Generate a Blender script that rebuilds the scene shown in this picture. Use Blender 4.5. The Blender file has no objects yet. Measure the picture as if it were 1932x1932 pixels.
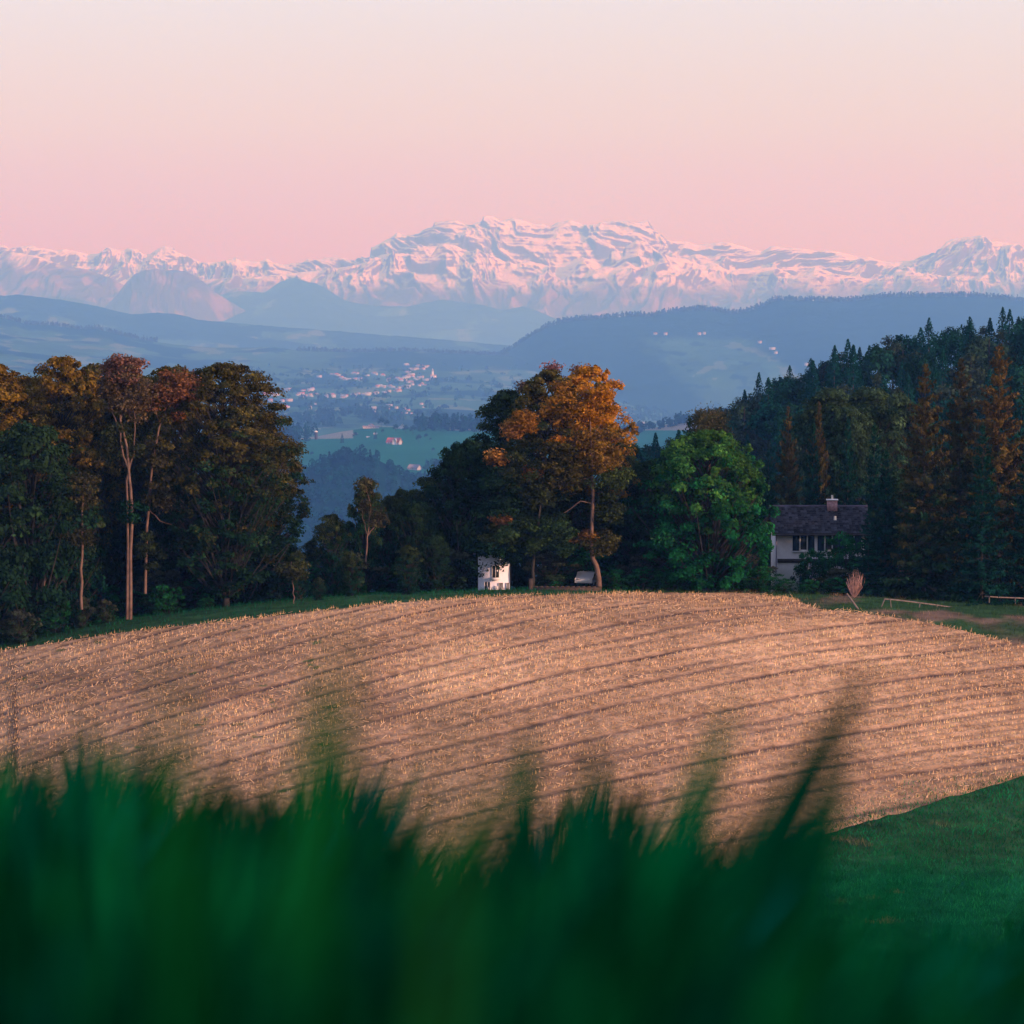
import bpy, math, random
import numpy as np
from mathutils import Vector

random.seed(7)
rng = np.random.default_rng(7)
sc = bpy.context.scene
COL = sc.collection

# ------------------------------------------------------------------ camera
F = 2904.0                       # focal length in pixels of the 1024 px frame
PITCH = math.atan(162.0 / F)
K = 1024.0 / 1932.0
cam_d = bpy.data.cameras.new("camera")
cam = bpy.data.objects.new("camera", cam_d)
COL.objects.link(cam)
cam_d.sensor_width = 36.0
cam_d.lens = F / 1024.0 * 36.0
cam.location = (0, 0, 0)
cam.rotation_euler = (math.radians(90) - PITCH, 0, 0)
cam_d.clip_start = 0.05
cam_d.clip_end = 120000
cam_d.dof.use_dof = True
cam_d.dof.focus_distance = 230
cam_d.dof.aperture_fstop = 4.2
sc.camera = cam

# ------------------------------------------------------------------ render / colour
sc.render.engine = 'CYCLES'
cy = sc.cycles
cy.use_denoising = True
try:
    cy.denoiser = 'OPENIMAGEDENOISE'
except Exception:
    pass
cy.max_bounces = 5
cy.diffuse_bounces = 2
cy.glossy_bounces = 1
cy.transmission_bounces = 2
cy.transparent_max_bounces = 8
cy.volume_bounces = 2
cy.sample_clamp_indirect = 4
sc.view_settings.view_transform = 'Standard'
sc.view_settings.look = 'None'
sc.view_settings.exposure = 0
sc.view_settings.gamma = 1
sc.view_settings.use_curve_mapping = False

# ------------------------------------------------------------------ sun and sky
SUN_EL = math.radians(10.5)
SUN_AZ = math.radians(54.0)      # measured from straight behind the camera towards the right
sd = Vector((math.sin(SUN_AZ) * math.cos(SUN_EL), -math.cos(SUN_AZ) * math.cos(SUN_EL), math.sin(SUN_EL)))
sun_d = bpy.data.lights.new("sun", 'SUN')
sun_d.energy = 5.0
sun_d.color = (1.0, 0.54, 0.40)
sun_d.angle = math.radians(0.6)
sun = bpy.data.objects.new("sun", sun_d)
COL.objects.link(sun)
sun.rotation_euler = sd.to_track_quat('Z', 'Y').to_euler()

world = bpy.data.worlds.new("World")
sc.world = world
world.use_nodes = True
nt = world.node_tree
N = nt.nodes
Lk = nt.links
N.clear()
wo = N.new('ShaderNodeOutputWorld')
bg = N.new('ShaderNodeBackground')
sky = N.new('ShaderNodeTexSky')
sky.sky_type = 'NISHITA'
sky.sun_disc = False
sky.sun_elevation = SUN_EL
sky.sun_rotation = math.atan2(sd.x, sd.y)
sky.air_density = 1.0
sky.dust_density = 1.5
tc = N.new('ShaderNodeTexCoord')
sep = N.new('ShaderNodeSeparateXYZ')
Lk.new(tc.outputs['Generated'], sep.inputs[0])
def ramp(nodes, stops):
    r = nodes.new('ShaderNodeValToRGB')
    r.color_ramp.interpolation = 'B_SPLINE' if False else 'EASE'
    e = r.color_ramp.elements
    while len(e) > 1:
        e.remove(e[-1])
    e[0].position = stops[0][0]
    e[0].color = (*stops[0][1], 1)
    for p, c in stops[1:]:
        k = e.new(p)
        k.color = (*c, 1)
    return r
# dusk gradient: pink belt low in the sky, pale above it, blue overhead
GL = [(0.0, (0.84, 0.34, 0.30)), (0.035, (0.86, 0.43, 0.42)), (0.075, (0.88, 0.76, 0.76)), (0.125, (0.84, 0.90, 1.26)), (0.3, (0.66, 0.64, 1.02)), (1.0, (0.34, 0.41, 0.87))]
GR = [(0.0, (0.98, 0.50, 0.04)), (0.035, (0.96, 0.58, 0.20)), (0.075, (0.90, 0.80, 0.62)), (0.125, (0.85, 0.90, 1.22)), (0.3, (0.68, 0.64, 1.00)), (1.0, (0.34, 0.41, 0.87))]
ra = ramp(N, GL)
rb = ramp(N, GR)
for r in (ra, rb):
    r.color_ramp.interpolation = 'LINEAR'
    Lk.new(sep.outputs['Z'], r.inputs[0])
mr = N.new('ShaderNodeMapRange')
mr.inputs['From Min'].default_value = -0.2
mr.inputs['From Max'].default_value = 0.2
Lk.new(sep.outputs['X'], mr.inputs['Value'])
mx = N.new('ShaderNodeMix')
mx.data_type = 'RGBA'
Lk.new(mr.outputs[0], mx.inputs['Factor'])
Lk.new(ra.outputs[0], mx.inputs['A'])
Lk.new(rb.outputs[0], mx.inputs['B'])
add = N.new('ShaderNodeMix')
add.data_type = 'RGBA'
add.blend_type = 'ADD'
add.inputs['Factor'].default_value = 1.0
sk = N.new('ShaderNodeMix')
sk.data_type = 'RGBA'
sk.blend_type = 'MULTIPLY'
sk.inputs['Factor'].default_value = 1.0
sk.inputs['B'].default_value = (0.02, 0.02, 0.02, 1)
Lk.new(sky.outputs[0], sk.inputs['A'])
Lk.new(mx.outputs['Result'], add.inputs['A'])
Lk.new(sk.outputs['Result'], add.inputs['B'])
Lk.new(add.outputs['Result'], bg.inputs['Color'])
bg.inputs['Strength'].default_value = 1.0
Lk.new(bg.outputs[0], wo.inputs['Surface'])

# ------------------------------------------------------------------ projection helpers (photo coordinates 0..1932)
CP, SP = math.cos(PITCH), math.sin(PITCH)
def P(u, v, d):
    """world point on the sight line through photo point (u, v) at distance d along +Y (numpy friendly)"""
    px = np.asarray(u, float) * K - 512.0
    up = 512.0 - np.asarray(v, float) * K
    s = d / (F * CP + up * SP)
    return px * s, d + 0 * px, (-F * SP + up * CP) * s
def zv(v, d):
    return P(966, v, d)[2]
def proj(x, y, z):
    dz = y * CP - z * SP
    upv = y * SP + z * CP
    return (x / dz * F + 512) / K, (512 - upv / dz * F) / K

# ------------------------------------------------------------------ noise
def _h(ix, iy, seed):
    n = (ix.astype(np.int64) * 374761393 + iy.astype(np.int64) * 668265263 + seed * 982451653) & 0x7fffffff
    n = ((n ^ (n >> 13)) * 1274126177) & 0x7fffffff
    n = (n ^ (n >> 16)) & 0xffffff
    return n / float(0xffffff)
def vnoise(x, y, seed=0):
    x = np.asarray(x, float); y = np.asarray(y, float)
    ix = np.floor(x); iy = np.floor(y)
    fx = x - ix; fy = y - iy
    out = 0
    def g(dx, dy):
        a = _h(ix + dx, iy + dy, seed) * 2 * math.pi
        return np.cos(a) * (fx - dx) + np.sin(a) * (fy - dy)
    sx = fx * fx * fx * (fx * (fx * 6 - 15) + 10)
    sy = fy * fy * fy * (fy * (fy * 6 - 15) + 10)
    a = g(0, 0) * (1 - sx) + g(1, 0) * sx
    b = g(0, 1) * (1 - sx) + g(1, 1) * sx
    return (a * (1 - sy) + b * sy) * 1.5
def fbm(x, y, o=4, seed=0, gain=0.5):
    s = 0; a = 1.0; t = 0
    for i in range(o):
        s = s + a * vnoise(x * 2 ** i, y * 2 ** i, seed + i * 17); t += a; a *= gain
    return s / t
def ridged(x, y, o=5, seed=0, gain=0.55):
    s = 0; a = 1.0; t = 0; w = 1.0
    for i in range(o):
        n = 1 - np.abs(vnoise(x * 2.03 ** i, y * 2.03 ** i, seed + i * 31))
        n = n * n * w
        w = np.clip(n * 1.6, 0, 1)
        s = s + a * n; t += a; a *= gain
    return s / t
def sstep(a, b, x):
    t = np.clip((x - a) / (b - a), 0, 1)
    return t * t * (3 - 2 * t)

# ------------------------------------------------------------------ object helpers
def tag(o, label=None, cat=None, group=None, kind=None):
    if label: o['label'] = label
    if cat: o['category'] = cat
    if group: o['group'] = group
    if kind: o['kind'] = kind
    return o
def link(o, parent=None):
    COL.objects.link(o)
    if parent: o.parent = parent
    return o
def empty(name, loc, rz=0.0, scale=None):
    o = bpy.data.objects.new(name, None)
    o.empty_display_size = 0.5
    o.location = loc
    o.rotation_euler = (0, 0, rz)
    if scale is not None:
        o.scale = scale if hasattr(scale, '__len__') else (scale,) * 3
    COL.objects.link(o)
    return o
def np_mesh(name, V, faces, mats, col=None, smooth=False, midx=None):
    """V (n,3); faces: one array or list of arrays with equal vertex count each"""
    if not isinstance(faces, list): faces = [faces]
    faces = [np.asarray(f, np.int32) for f in faces if len(f)]
    me = bpy.data.meshes.new(name)
    V = np.ascontiguousarray(V, np.float32)
    me.vertices.add(len(V))
    me.vertices.foreach_set('co', V.ravel())
    nl = sum(f.size for f in faces)
    npoly = sum(len(f) for f in faces)
    me.loops.add(nl)
    me.polygons.add(npoly)
    vi = np.concatenate([f.ravel() for f in faces])
    tot = np.concatenate([np.full(len(f), f.shape[1], np.int32) for f in faces])
    st = np.concatenate([[0], np.cumsum(tot)[:-1]]).astype(np.int32)
    me.loops.foreach_set('vertex_index', vi)
    me.polygons.foreach_set('loop_start', st)
    me.polygons.foreach_set('loop_total', tot)
    if midx is not None:
        me.polygons.foreach_set('material_index', np.asarray(midx, np.int32))
    me.update(calc_edges=True)
    if col is not None:
        a = me.color_attributes.new('tint', 'FLOAT_COLOR', 'POINT')
        c = np.ones((len(V), 4), np.float32)
        c[:, :3] = col
        a.data.foreach_set('color', c.ravel())
    if smooth:
        me.polygons.foreach_set('use_smooth', np.ones(npoly, bool))
    if not isinstance(mats, (list, tuple)): mats = [mats]
    for m in mats: me.materials.append(m)
    return me
def obj(name, me, parent=None, loc=None, rot=None):
    o = bpy.data.objects.new(name, me)
    if loc is not None: o.location = loc
    if rot is not None: o.rotation_euler = rot
    return link(o, parent)
class MB:
    def __init__(s):
        s.v = []; s.f4 = []; s.f3 = []; s.fn = []; s.n = 0
    def box(s, c, size, rz=0.0, ry=0.0):
        hx, hy, hz = [k / 2 for k in size]
        p = np.array([(x, y, z) for z in (-hz, hz) for y in (-hy, hy) for x in (-hx, hx)], float)
        if ry:
            c1, s1 = math.cos(ry), math.sin(ry)
            p = np.stack([p[:, 0] * c1 + p[:, 2] * s1, p[:, 1], -p[:, 0] * s1 + p[:, 2] * c1], 1)
        if rz:
            c1, s1 = math.cos(rz), math.sin(rz)
            p = np.stack([p[:, 0] * c1 - p[:, 1] * s1, p[:, 0] * s1 + p[:, 1] * c1, p[:, 2]], 1)
        p = p + np.array(c)
        s.v.append(p)
        s.f4 += [[s.n + i for i in q] for q in ((0, 2, 3, 1), (4, 5, 7, 6), (0, 1, 5, 4), (2, 6, 7, 3), (0, 4, 6, 2), (1, 3, 7, 5))]
        s.n += 8
        return s
    def prism(s, poly, y0, y1):
        """poly of (x,z) extruded along y"""
        k = len(poly)
        a = [(x, y0, z) for x, z in poly] + [(x, y1, z) for x, z in poly]
        s.v.append(np.array(a, float))
        s.fn.append([s.n + i for i in range(k)][::-1])
        s.fn.append([s.n + k + i for i in range(k)])
        for i in range(k):
            j = (i + 1) % k
            s.f4.append([s.n + i, s.n + j, s.n + k + j, s.n + k + i][::-1])
        s.n += 2 * k
        return s
    def tube(s, pts, rad, n=6):
        pts = np.asarray(pts, float); rad = np.asarray(rad, float)
        m = len(pts)
        d = np.gradient(pts, axis=0)
        d /= np.linalg.norm(d, axis=1)[:, None] + 1e-9
        ref = np.where(np.abs(d[:, 2:3]) > 0.9, np.array([[1., 0, 0]]), np.array([[0, 0, 1.]]))
        a = np.cross(d, ref); a /= np.linalg.norm(a, axis=1)[:, None] + 1e-9
        b = np.cross(d, a)
        th = np.arange(n) / n * 2 * math.pi
        ring = pts[:, None] + rad[:, None, None] * (a[:, None] * np.cos(th)[None, :, None] + b[:, None] * np.sin(th)[None, :, None])
        s.v.append(ring.reshape(-1, 3))
        for i in range(m - 1):
            for j in range(n):
                s.f4.append([s.n + i * n + j, s.n + i * n + (j + 1) % n, s.n + (i + 1) * n + (j + 1) % n, s.n + (i + 1) * n + j])
        s.n += m * n
        return s
    def mesh(s, name, mat, smooth=False):
        f = []
        if s.f4: f.append(np.array(s.f4))
        for q in s.fn: f.append(np.array([q]))
        return np_mesh(name, np.concatenate(s.v), f, mat, smooth=smooth)
    def build(s, name, mat, parent=None, smooth=False):
        return obj(name, s.mesh(name, mat, smooth), parent)

# ------------------------------------------------------------------ materials
def new_mat(name):
    m = bpy.data.materials.new(name)
    m.use_nodes = True
    m.node_tree.nodes.clear()
    return m, m.node_tree.nodes, m.node_tree.links
def noise_col(n, l, base, var, scale, coord='Object', detail=4, src=None):
    """colour multiplied by a noise in 1-var .. 1+var"""
    t = n.new('ShaderNodeTexCoord')
    nz = n.new('ShaderNodeTexNoise')
    nz.inputs['Scale'].default_value = scale
    nz.inputs['Detail'].default_value = detail
    l.new(t.outputs[coord], nz.inputs['Vector'])
    m = n.new('ShaderNodeMapRange')
    m.inputs['From Min'].default_value = 0.3
    m.inputs['From Max'].default_value = 0.7
    m.inputs['To Min'].default_value = 1 - var
    m.inputs['To Max'].default_value = 1 + var
    l.new(nz.outputs['Fac'], m.inputs['Value'])
    x = n.new('ShaderNodeMix'); x.data_type = 'RGBA'; x.blend_type = 'MULTIPLY'
    x.inputs['Factor'].default_value = 1
    if src is not None: l.new(src, x.inputs['A'])
    else: x.inputs['A'].default_value = (*base, 1)
    l.new(m.outputs[0], x.inputs['B'])
    return x.outputs['Result'], nz
def mat_plain(name, c, var=0.15, scale=3.0, rough=0.8, bump=0.0, bscale=None, spec=0.2, metal=0.0):
    m, n, l = new_mat(name)
    o = n.new('ShaderNodeOutputMaterial')
    b = n.new('ShaderNodeBsdfPrincipled')
    b.inputs['Roughness'].default_value = rough
    b.inputs['Specular IOR Level'].default_value = spec
    b.inputs['Metallic'].default_value = metal
    r, nz = noise_col(n, l, c, var, scale)
    l.new(r, b.inputs['Base Color'])
    if bump:
        bp = n.new('ShaderNodeBump')
        bp.inputs['Strength'].default_value = bump
        bp.inputs['Distance'].default_value = 0.05
        l.new(nz.outputs['Fac'], bp.inputs['Height'])
        l.new(bp.outputs[0], b.inputs['Normal'])
    l.new(b.outputs[0], o.inputs['Surface'])
    return m
def mat_leaf(name, transl=0.3, gain=(1, 1, 1), var=0.25, scale=0.6):
    m, n, l = new_mat(name)
    o = n.new('ShaderNodeOutputMaterial')
    at = n.new('ShaderNodeAttribute'); at.attribute_name = 'tint'
    g = n.new('ShaderNodeMix'); g.data_type = 'RGBA'; g.blend_type = 'MULTIPLY'; g.inputs['Factor'].default_value = 1
    l.new(at.outputs['Color'], g.inputs['A']); g.inputs['B'].default_value = (*gain, 1)
    r, _ = noise_col(n, l, None, var, scale, src=g.outputs['Result'])
    d = n.new('ShaderNodeBsdfDiffuse')
    t = n.new('ShaderNodeBsdfTranslucent')
    mxs = n.new('ShaderNodeMixShader'); mxs.inputs[0].default_value = transl
    l.new(r, d.inputs[0]); l.new(r, t.inputs[0])
    l.new(d.outputs[0], mxs.inputs[1]); l.new(t.outputs[0], mxs.inputs[2])
    l.new(mxs.outputs[0], o.inputs['Surface'])
    return m
def mat_tint(name, var=0.2, scale=0.01, bump=0.0, bscale=0.02, bdist=5.0, spec=0.0, rough=0.9):
    """diffuse surface coloured by the tint attribute"""
    m, n, l = new_mat(name)
    o = n.new('ShaderNodeOutputMaterial')
    at = n.new('ShaderNodeAttribute'); at.attribute_name = 'tint'
    r, _ = noise_col(n, l, None, var, scale, src=at.outputs['Color'])
    d = n.new('ShaderNodeBsdfDiffuse')
    l.new(r, d.inputs[0])
    if bump:
        t = n.new('ShaderNodeTexCoord')
        nz = n.new('ShaderNodeTexNoise'); nz.inputs['Scale'].default_value = bscale; nz.inputs['Detail'].default_value = 6
        l.new(t.outputs['Object'], nz.inputs['Vector'])
        bp = n.new('ShaderNodeBump'); bp.inputs['Strength'].default_value = bump; bp.inputs['Distance'].default_value = bdist
        l.new(nz.outputs['Fac'], bp.inputs['Height']); l.new(bp.outputs[0], d.inputs['Normal'])
    l.new(d.outputs[0], o.inputs['Surface'])
    return m
M = {}
M['leaf'] = mat_leaf('leaf_foliage')
M['needle'] = mat_leaf('needle_foliage', 0.12)
M['grass'] = mat_leaf('grass_blades', 0.3, var=0.35, scale=1.5)
M['straw'] = mat_leaf('straw', 0.15, var=0.25, scale=0.25)
M['far_leaf'] = mat_leaf('distant_foliage', 0.1, var=0.25, scale=0.02)
M['bark'] = mat_plain('bark', (0.034, 0.034, 0.028), 0.5, 2.5, 0.9)
M['bark_pale'] = mat_plain('pale_bark', (0.14, 0.098, 0.072), 0.45, 1.6, 0.9)
M['bark_red'] = mat_plain('red_bark', (0.22, 0.09, 0.045), 0.4, 2.0, 0.9)
M['terrain'] = mat_tint('terrain', 0.15, 0.004)
M['snow_rock'] = mat_tint('snow_and_rock', 0.10, 0.004, 0.7, 0.008, 40.0)
M['near_ground'] = mat_tint('near_ground', 0.35, 0.7, 0.6, 3.0, 0.25)
M['soil'] = mat_tint('field_soil', 0.35, 1.2, 0.8, 4.0, 0.15)
M['plaster'] = mat_plain('plaster', (0.66, 0.66, 0.60), 0.08, 2, 0.9, 0.3)
M['white_plaster'] = mat_plain('white_plaster', (0.78, 0.82, 0.88), 0.05, 2, 0.8)
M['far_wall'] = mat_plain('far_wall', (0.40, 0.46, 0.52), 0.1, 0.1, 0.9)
M['far_roof'] = mat_plain('far_roof', (0.35, 0.20, 0.18), 0.2, 0.1, 0.9)
M['red_roof'] = mat_plain('red_roof', (0.45, 0.12, 0.09), 0.2, 0.1, 0.9)
M['grey_roof'] = mat_plain('grey_roof', (0.22, 0.21, 0.24), 0.2, 0.1, 0.9)
M['tile'] = mat_plain('roof_tile', (0.075, 0.065, 0.08), 0.35, 1.2, 0.7)
M['tile_tint'] = mat_tint('roof_tiles', 0.3, 1.2)
M['brick'] = mat_plain('chimney_brick', (0.40, 0.24, 0.22), 0.3, 6, 0.9)
M['trim'] = mat_plain('white_trim', (0.78, 0.78, 0.72), 0.05, 4, 0.5)
M['shutter'] = mat_plain('shutter_paint', (0.015, 0.045, 0.075), 0.2, 4, 0.6)
M['glass'] = mat_plain('window_glass', (0.02, 0.03, 0.035), 0.1, 1, 0.12, spec=0.5)
M['dark_wood'] = mat_plain('dark_wood', (0.05, 0.045, 0.04), 0.3, 4, 0.8)
M['wood'] = mat_plain('weathered_wood', (0.17, 0.15, 0.125), 0.3, 5, 0.9)
M['metal'] = mat_plain('chimney_metal', (0.75, 0.72, 0.6), 0.1, 5, 0.35, metal=0.6)
M['car_paint'] = mat_plain('white_car_paint', (0.62, 0.64, 0.62), 0.05, 2, 0.35, spec=0.5)
M['rubber'] = mat_plain('rubber', (0.02, 0.02, 0.02), 0.1, 5, 0.8)
M['wall_stone'] = mat_plain('garden_wall_stone', (0.065, 0.05, 0.036), 0.4, 4, 0.9, 0.5)

# ------------------------------------------------------------------ image-row sheets: terrain surfaces at their real distances
UC = np.linspace(-260, 2192, 1300)
def pl(pts, u):
    p = np.array(pts, float)
    return np.interp(u, p[:, 0], p[:, 1])
class Sheet:
    def __init__(s, name, rows, ncol, nsub, mat, disp=None, colour=None, umin=-260, umax=2192, back=0.0, smooth=True):
        """rows: (distance, polyline of v over u or number), from the crest towards the viewer"""
        u = np.linspace(umin, umax, ncol)
        ds, vs = [], []
        for d, pv in rows:
            ds.append(np.full(ncol, float(d)))
            vs.append(pl(pv, u) if isinstance(pv, (list, tuple)) else np.full(ncol, float(pv)))
        ds = np.array(ds); vs = np.array(vs)
        X = []; 
        xr, yr, zr = P(u[None, :] + 0 * vs, vs, ds)
        # smooth interpolation of z over rows
        k = len(rows)
        tt = np.linspace(0, k - 1, nsub)
        i0 = np.minimum(tt.astype(int), k - 2); fr = (tt - i0)[:, None]
        def cm(A):
            a0 = A[np.maximum(i0 - 1, 0)]; a1 = A[i0]; a2 = A[i0 + 1]; a3 = A[np.minimum(i0 + 2, k - 1)]
            return 0.5 * (2 * a1 + (a2 - a0) * fr + (2 * a0 - 5 * a1 + 4 * a2 - a3) * fr ** 2 + (3 * a1 - a0 - 3 * a2 + a3) * fr ** 3)
        y = yr[i0] * (1 - fr) + yr[i0 + 1] * fr
        z = cm(zr)
        x = (u * K - 512)[None, :] / F * y
        t = (tt / (k - 1))[:, None] + 0 * x
        if disp is not None:
            z = z + disp(x, y, z, t, u[None, :] + 0 * x)
        s.u, s.x, s.y, s.z, s.t = u, x, y, z, t
        V = np.stack([x, y, z], -1)
        n0 = nsub
        if back:
            b = V[:1].copy(); b[:, :, 1] += back; b[:, :, 2] -= back * 0.6
            V = np.concatenate([b, V]); n0 += 1
        c = None
        if colour is not None:
            c = colour(x, y, z, t, u[None, :] + 0 * x, s)
            if back: c = np.concatenate([c[:1], c])
            c = c.reshape(-1, 3)
        idx = np.arange(n0 * ncol).reshape(n0, ncol)
        f = np.stack([idx[1:, :-1], idx[1:, 1:], idx[:-1, 1:], idx[:-1, :-1]], -1).reshape(-1, 4)
        me = np_mesh(name, V.reshape(-1, 3), f, mat, c, smooth)
        s.o = obj(name, me)
        tag(s.o, kind='structure')
        uu, vv = proj(x, y, z)
        s.v = vv
    def at(s, u, v):
        """visible surface point at photo position (u, v)"""
        j = int(np.clip(np.searchsorted(s.u, u), 0, len(s.u) - 1))
        col = s.v[:, j]
        # from the viewer side (last row) up to the crest
        for i in range(len(col) - 1, 0, -1):
            if col[i] >= v >= col[i - 1]:
                f = (col[i] - v) / (col[i] - col[i - 1] + 1e-9)
                return tuple(a[i, j] * (1 - f) + a[i - 1, j] * f for a in (s.x, s.y, s.z))
        i = int(np.argmin(np.abs(col - v)))
        return s.x[i, j], s.y[i, j], s.z[i, j]
    def pts(s, n, mask=None, r=rng):
        """random points on the sheet, even per area of the picture grid"""
        out = []
        i = r.integers(0, s.x.shape[0] - 1, n * 4); j = r.integers(0, s.x.shape[1] - 1, n * 4)
        fi = r.random(n * 4); fj = r.random(n * 4)
        def g(A): return (A[i, j] * (1 - fi) * (1 - fj) + A[i + 1, j] * fi * (1 - fj) + A[i, j + 1] * (1 - fi) * fj + A[i + 1, j + 1] * fi * fj)
        x, y, z, v = g(s.x), g(s.y), g(s.z), g(s.v)
        u = s.u[j] + (s.u[1] - s.u[0]) * fj
        k = np.ones(len(x), bool) if mask is None else mask(u, v)
        x, y, z, u, v = [a[k][:n] for a in (x, y, z, u, v)]
        return x, y, z, u, v

# ---- snow mountains
def off(pts, k, du, dv):
    return [(x * k + du, y * k + dv) for x, y in pts]
A1 = off([(-400, 190), (0, 172), (20, 170), (45, 183), (75, 178), (130, 170), (150, 180), (185, 185), (215, 190), (250, 185), (300, 195), (350, 205), (380, 200), (415, 178), (450, 188), (475, 190), (490, 180), (520, 185), (545, 205), (570, 205), (590, 190), (625, 173), (655, 178), (670, 195), (690, 205), (720, 215), (760, 235), (820, 235), (880, 222), (895, 215), (910, 228), (985, 232), (1010, 222), (1035, 235), (1075, 245), (1110, 237), (1140, 240), (1165, 222), (1200, 225), (1260, 215), (1300, 218), (1340, 235), (1395, 225), (1403, 178), (1430, 168), (1450, 155), (1480, 140), (1500, 123), (1535, 133), (1575, 130), (1600, 112), (1635, 100), (1640, 83), (1680, 80), (1720, 75), (1760, 95), (1815, 90), (1825, 60), (1860, 60), (1890, 80)], .5, 0, 377.3)
A2 = off([(0, 68), (40, 75), (75, 90), (110, 90), (145, 100), (170, 85), (220, 75), (270, 92), (320, 95), (340, 82), (400, 78), (470, 85), (510, 76), (525, 100), (550, 140), (600, 155), (650, 155), (700, 170), (760, 160), (820, 160), (850, 170), (900, 185), (940, 195), (975, 172), (1020, 178), (1080, 180), (1100, 183), (1140, 190), (1200, 190), (1270, 205), (1300, 215), (1340, 215), (1400, 232), (1460, 232), (1510, 228), (1540, 210), (1610, 195), (1630, 160), (1660, 145), (1720, 138), (1770, 133), (1800, 155), (1850, 158), (1900, 172), (1932, 185), (2400, 200)], .5, 966, 377.3)
SKY = A1 + A2
B1 = off([(-800, 560), (0, 520), (500, 470), (700, 440), (760, 430), (870, 395), (960, 350), (1040, 342), (1150, 345), (1200, 380), (1300, 400), (1300, 392), (1375, 290), (1410, 268), (1500, 280), (1560, 310), (1630, 335)], .25, 483, 392.4)
B2 = off([(40, 345), (100, 345), (200, 380), (300, 430), (430, 400), (600, 440), (750, 400), (830, 370), (900, 390), (980, 430), (1050, 330), (1080, 320), (1130, 340), (1160, 290), (1240, 240), (1320, 260), (1400, 330), (1500, 370), (1600, 380), (1720, 430), (1850, 430), (1932, 470)], .25, 890.5, 392.4)
B3 = off([(150, 350), (300, 330), (440, 400), (560, 330), (700, 380), (860, 400), (1030, 430), (1090, 345), (1200, 370), (1400, 390), (1550, 400), (1700, 440), (1932, 430), (2500, 430)], .383 * .7547, 1373.6, 407.5)
MID = B1 + B2 + B3

def mtn_disp(seed, amp, fx=650.0):
    def f(x, y, z, t, u):
        w = sstep(0.0, 0.22, t)
        wx = x + 420 * fbm(x / 900, y / 900, 3, seed + 5) + 0.55 * z * np.sin(x / 2300.0 + seed) + 0.5 * (y - y.min())* np.sin(x / 1700.0 + 2)
        big = ridged(wx / fx, y / 1500, 4, seed) - 0.45
        fine = ridged(wx / 240, y / 700, 4, seed + 9) - 0.45
        sky_j = 9 * fbm(x / 60, y / 60, 3, seed + 3)
        return w * (amp * big + amp * 0.42 * fine) + sky_j
    return f
def mtn_col(seed, snow_v, snow_soft=22.0, rocky=0.5):
    def f(x, y, z, t, u, s):
        gy = np.gradient(z, axis=0); gx = np.gradient(z, axis=1)
        dy = np.abs(np.gradient(y, axis=0)) + 1e-3; dx = np.gradient(x, axis=1)
        slope = np.sqrt((gy / dy) ** 2 + (gx / dx) ** 2)
        vv = proj(x, y, z)[1]
        strata = fbm(x / 700 + z / 260, z / 26 + x / 1300, 4, seed + 40)
        rk = sstep(rocky, rocky + 0.5, slope + 0.65 * strata + 0.5 * fbm(x / 160, z / 120, 4, seed + 44))
        low = sstep(-1, 1, (vv - snow_v - 26 * fbm(x / 600, y / 500, 4, seed + 50)) / snow_soft)
        snow = np.array([0.90, 0.86, 0.88]); rock = np.array([0.15, 0.12, 0.17]); wood = np.array([0.10, 0.10, 0.09])
        c = snow * (1 - rk[..., None]) + rock * rk[..., None]
        pt = sstep(-0.1, 0.35, fbm(x / 240, y / 200, 4, seed + 60))[..., None]
        lw = wood * (1 - pt) + np.array([0.26, 0.20, 0.17]) * pt
        return c * (1 - low[..., None]) + lw * low[..., None]
    return f
def addv(pts, dv):
    """the line dv lower down, smoother the lower it lies"""
    u = np.arange(-800, 2500, 6.0)
    v = pl(pts, u)
    k = max(1, int(dv * 0.5)) | 1
    v = np.convolve(np.pad(v, k // 2, mode='edge'), np.ones(k) / k, 'valid')
    return list(zip(u, v + dv))
mt = Sheet('snow_mountains', [(35260, SKY), (35002, addv(SKY, 22)), (34658, addv(SKY, 55)), (34142, 560), (33368, 640)], 1500, 190, M['snow_rock'], mtn_disp(3, 230, 800.0), mtn_col(3, 546, 24, 0.82), back=700)
mt2 = Sheet('snow_ridge', [(32938, MID), (32723, addv(MID, 16)), (32422, addv(MID, 42)), (31992, addv(MID, 80)), (31390, 650)], 1500, 150, M['snow_rock'], mtn_disp(11, 200, 680.0), mtn_col(11, 538, 22, 0.95), back=500)
LR = [(-400, 500), (-60, 492), (5, 488), (25, 475), (75, 483), (112, 498), (150, 506), (190, 516), (220, 530), (240, 542), (300, 575), (420, 620), (2300, 640)]
mt3 = Sheet('rocky_ridge', [(31820, LR), (31562, addv(LR, 22)), (31132, addv(LR, 60)), (30616, addv(LR, 110))], 800, 70, M['snow_rock'], mtn_disp(19, 120, 480.0), mtn_col(19, 497, 14, 0.9), umin=-260, umax=700, back=400)
MA = [(150, 640), (205, 575), (225, 553), (240, 533), (255, 518), (270, 510), (295, 507), (325, 509), (350, 511), (370, 520), (390, 535), (405, 550), (425, 562), (470, 590), (560, 640)]
md = Sheet('forest_mound', [(30272, MA), (30100, addv(MA, 20)), (29842, addv(MA, 60)), (29326, addv(MA, 110))], 420, 60, M['snow_rock'], mtn_disp(23, 60, 300.0), mtn_col(23, 440, 10, 0.7), umin=140, umax=570, back=300)

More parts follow.
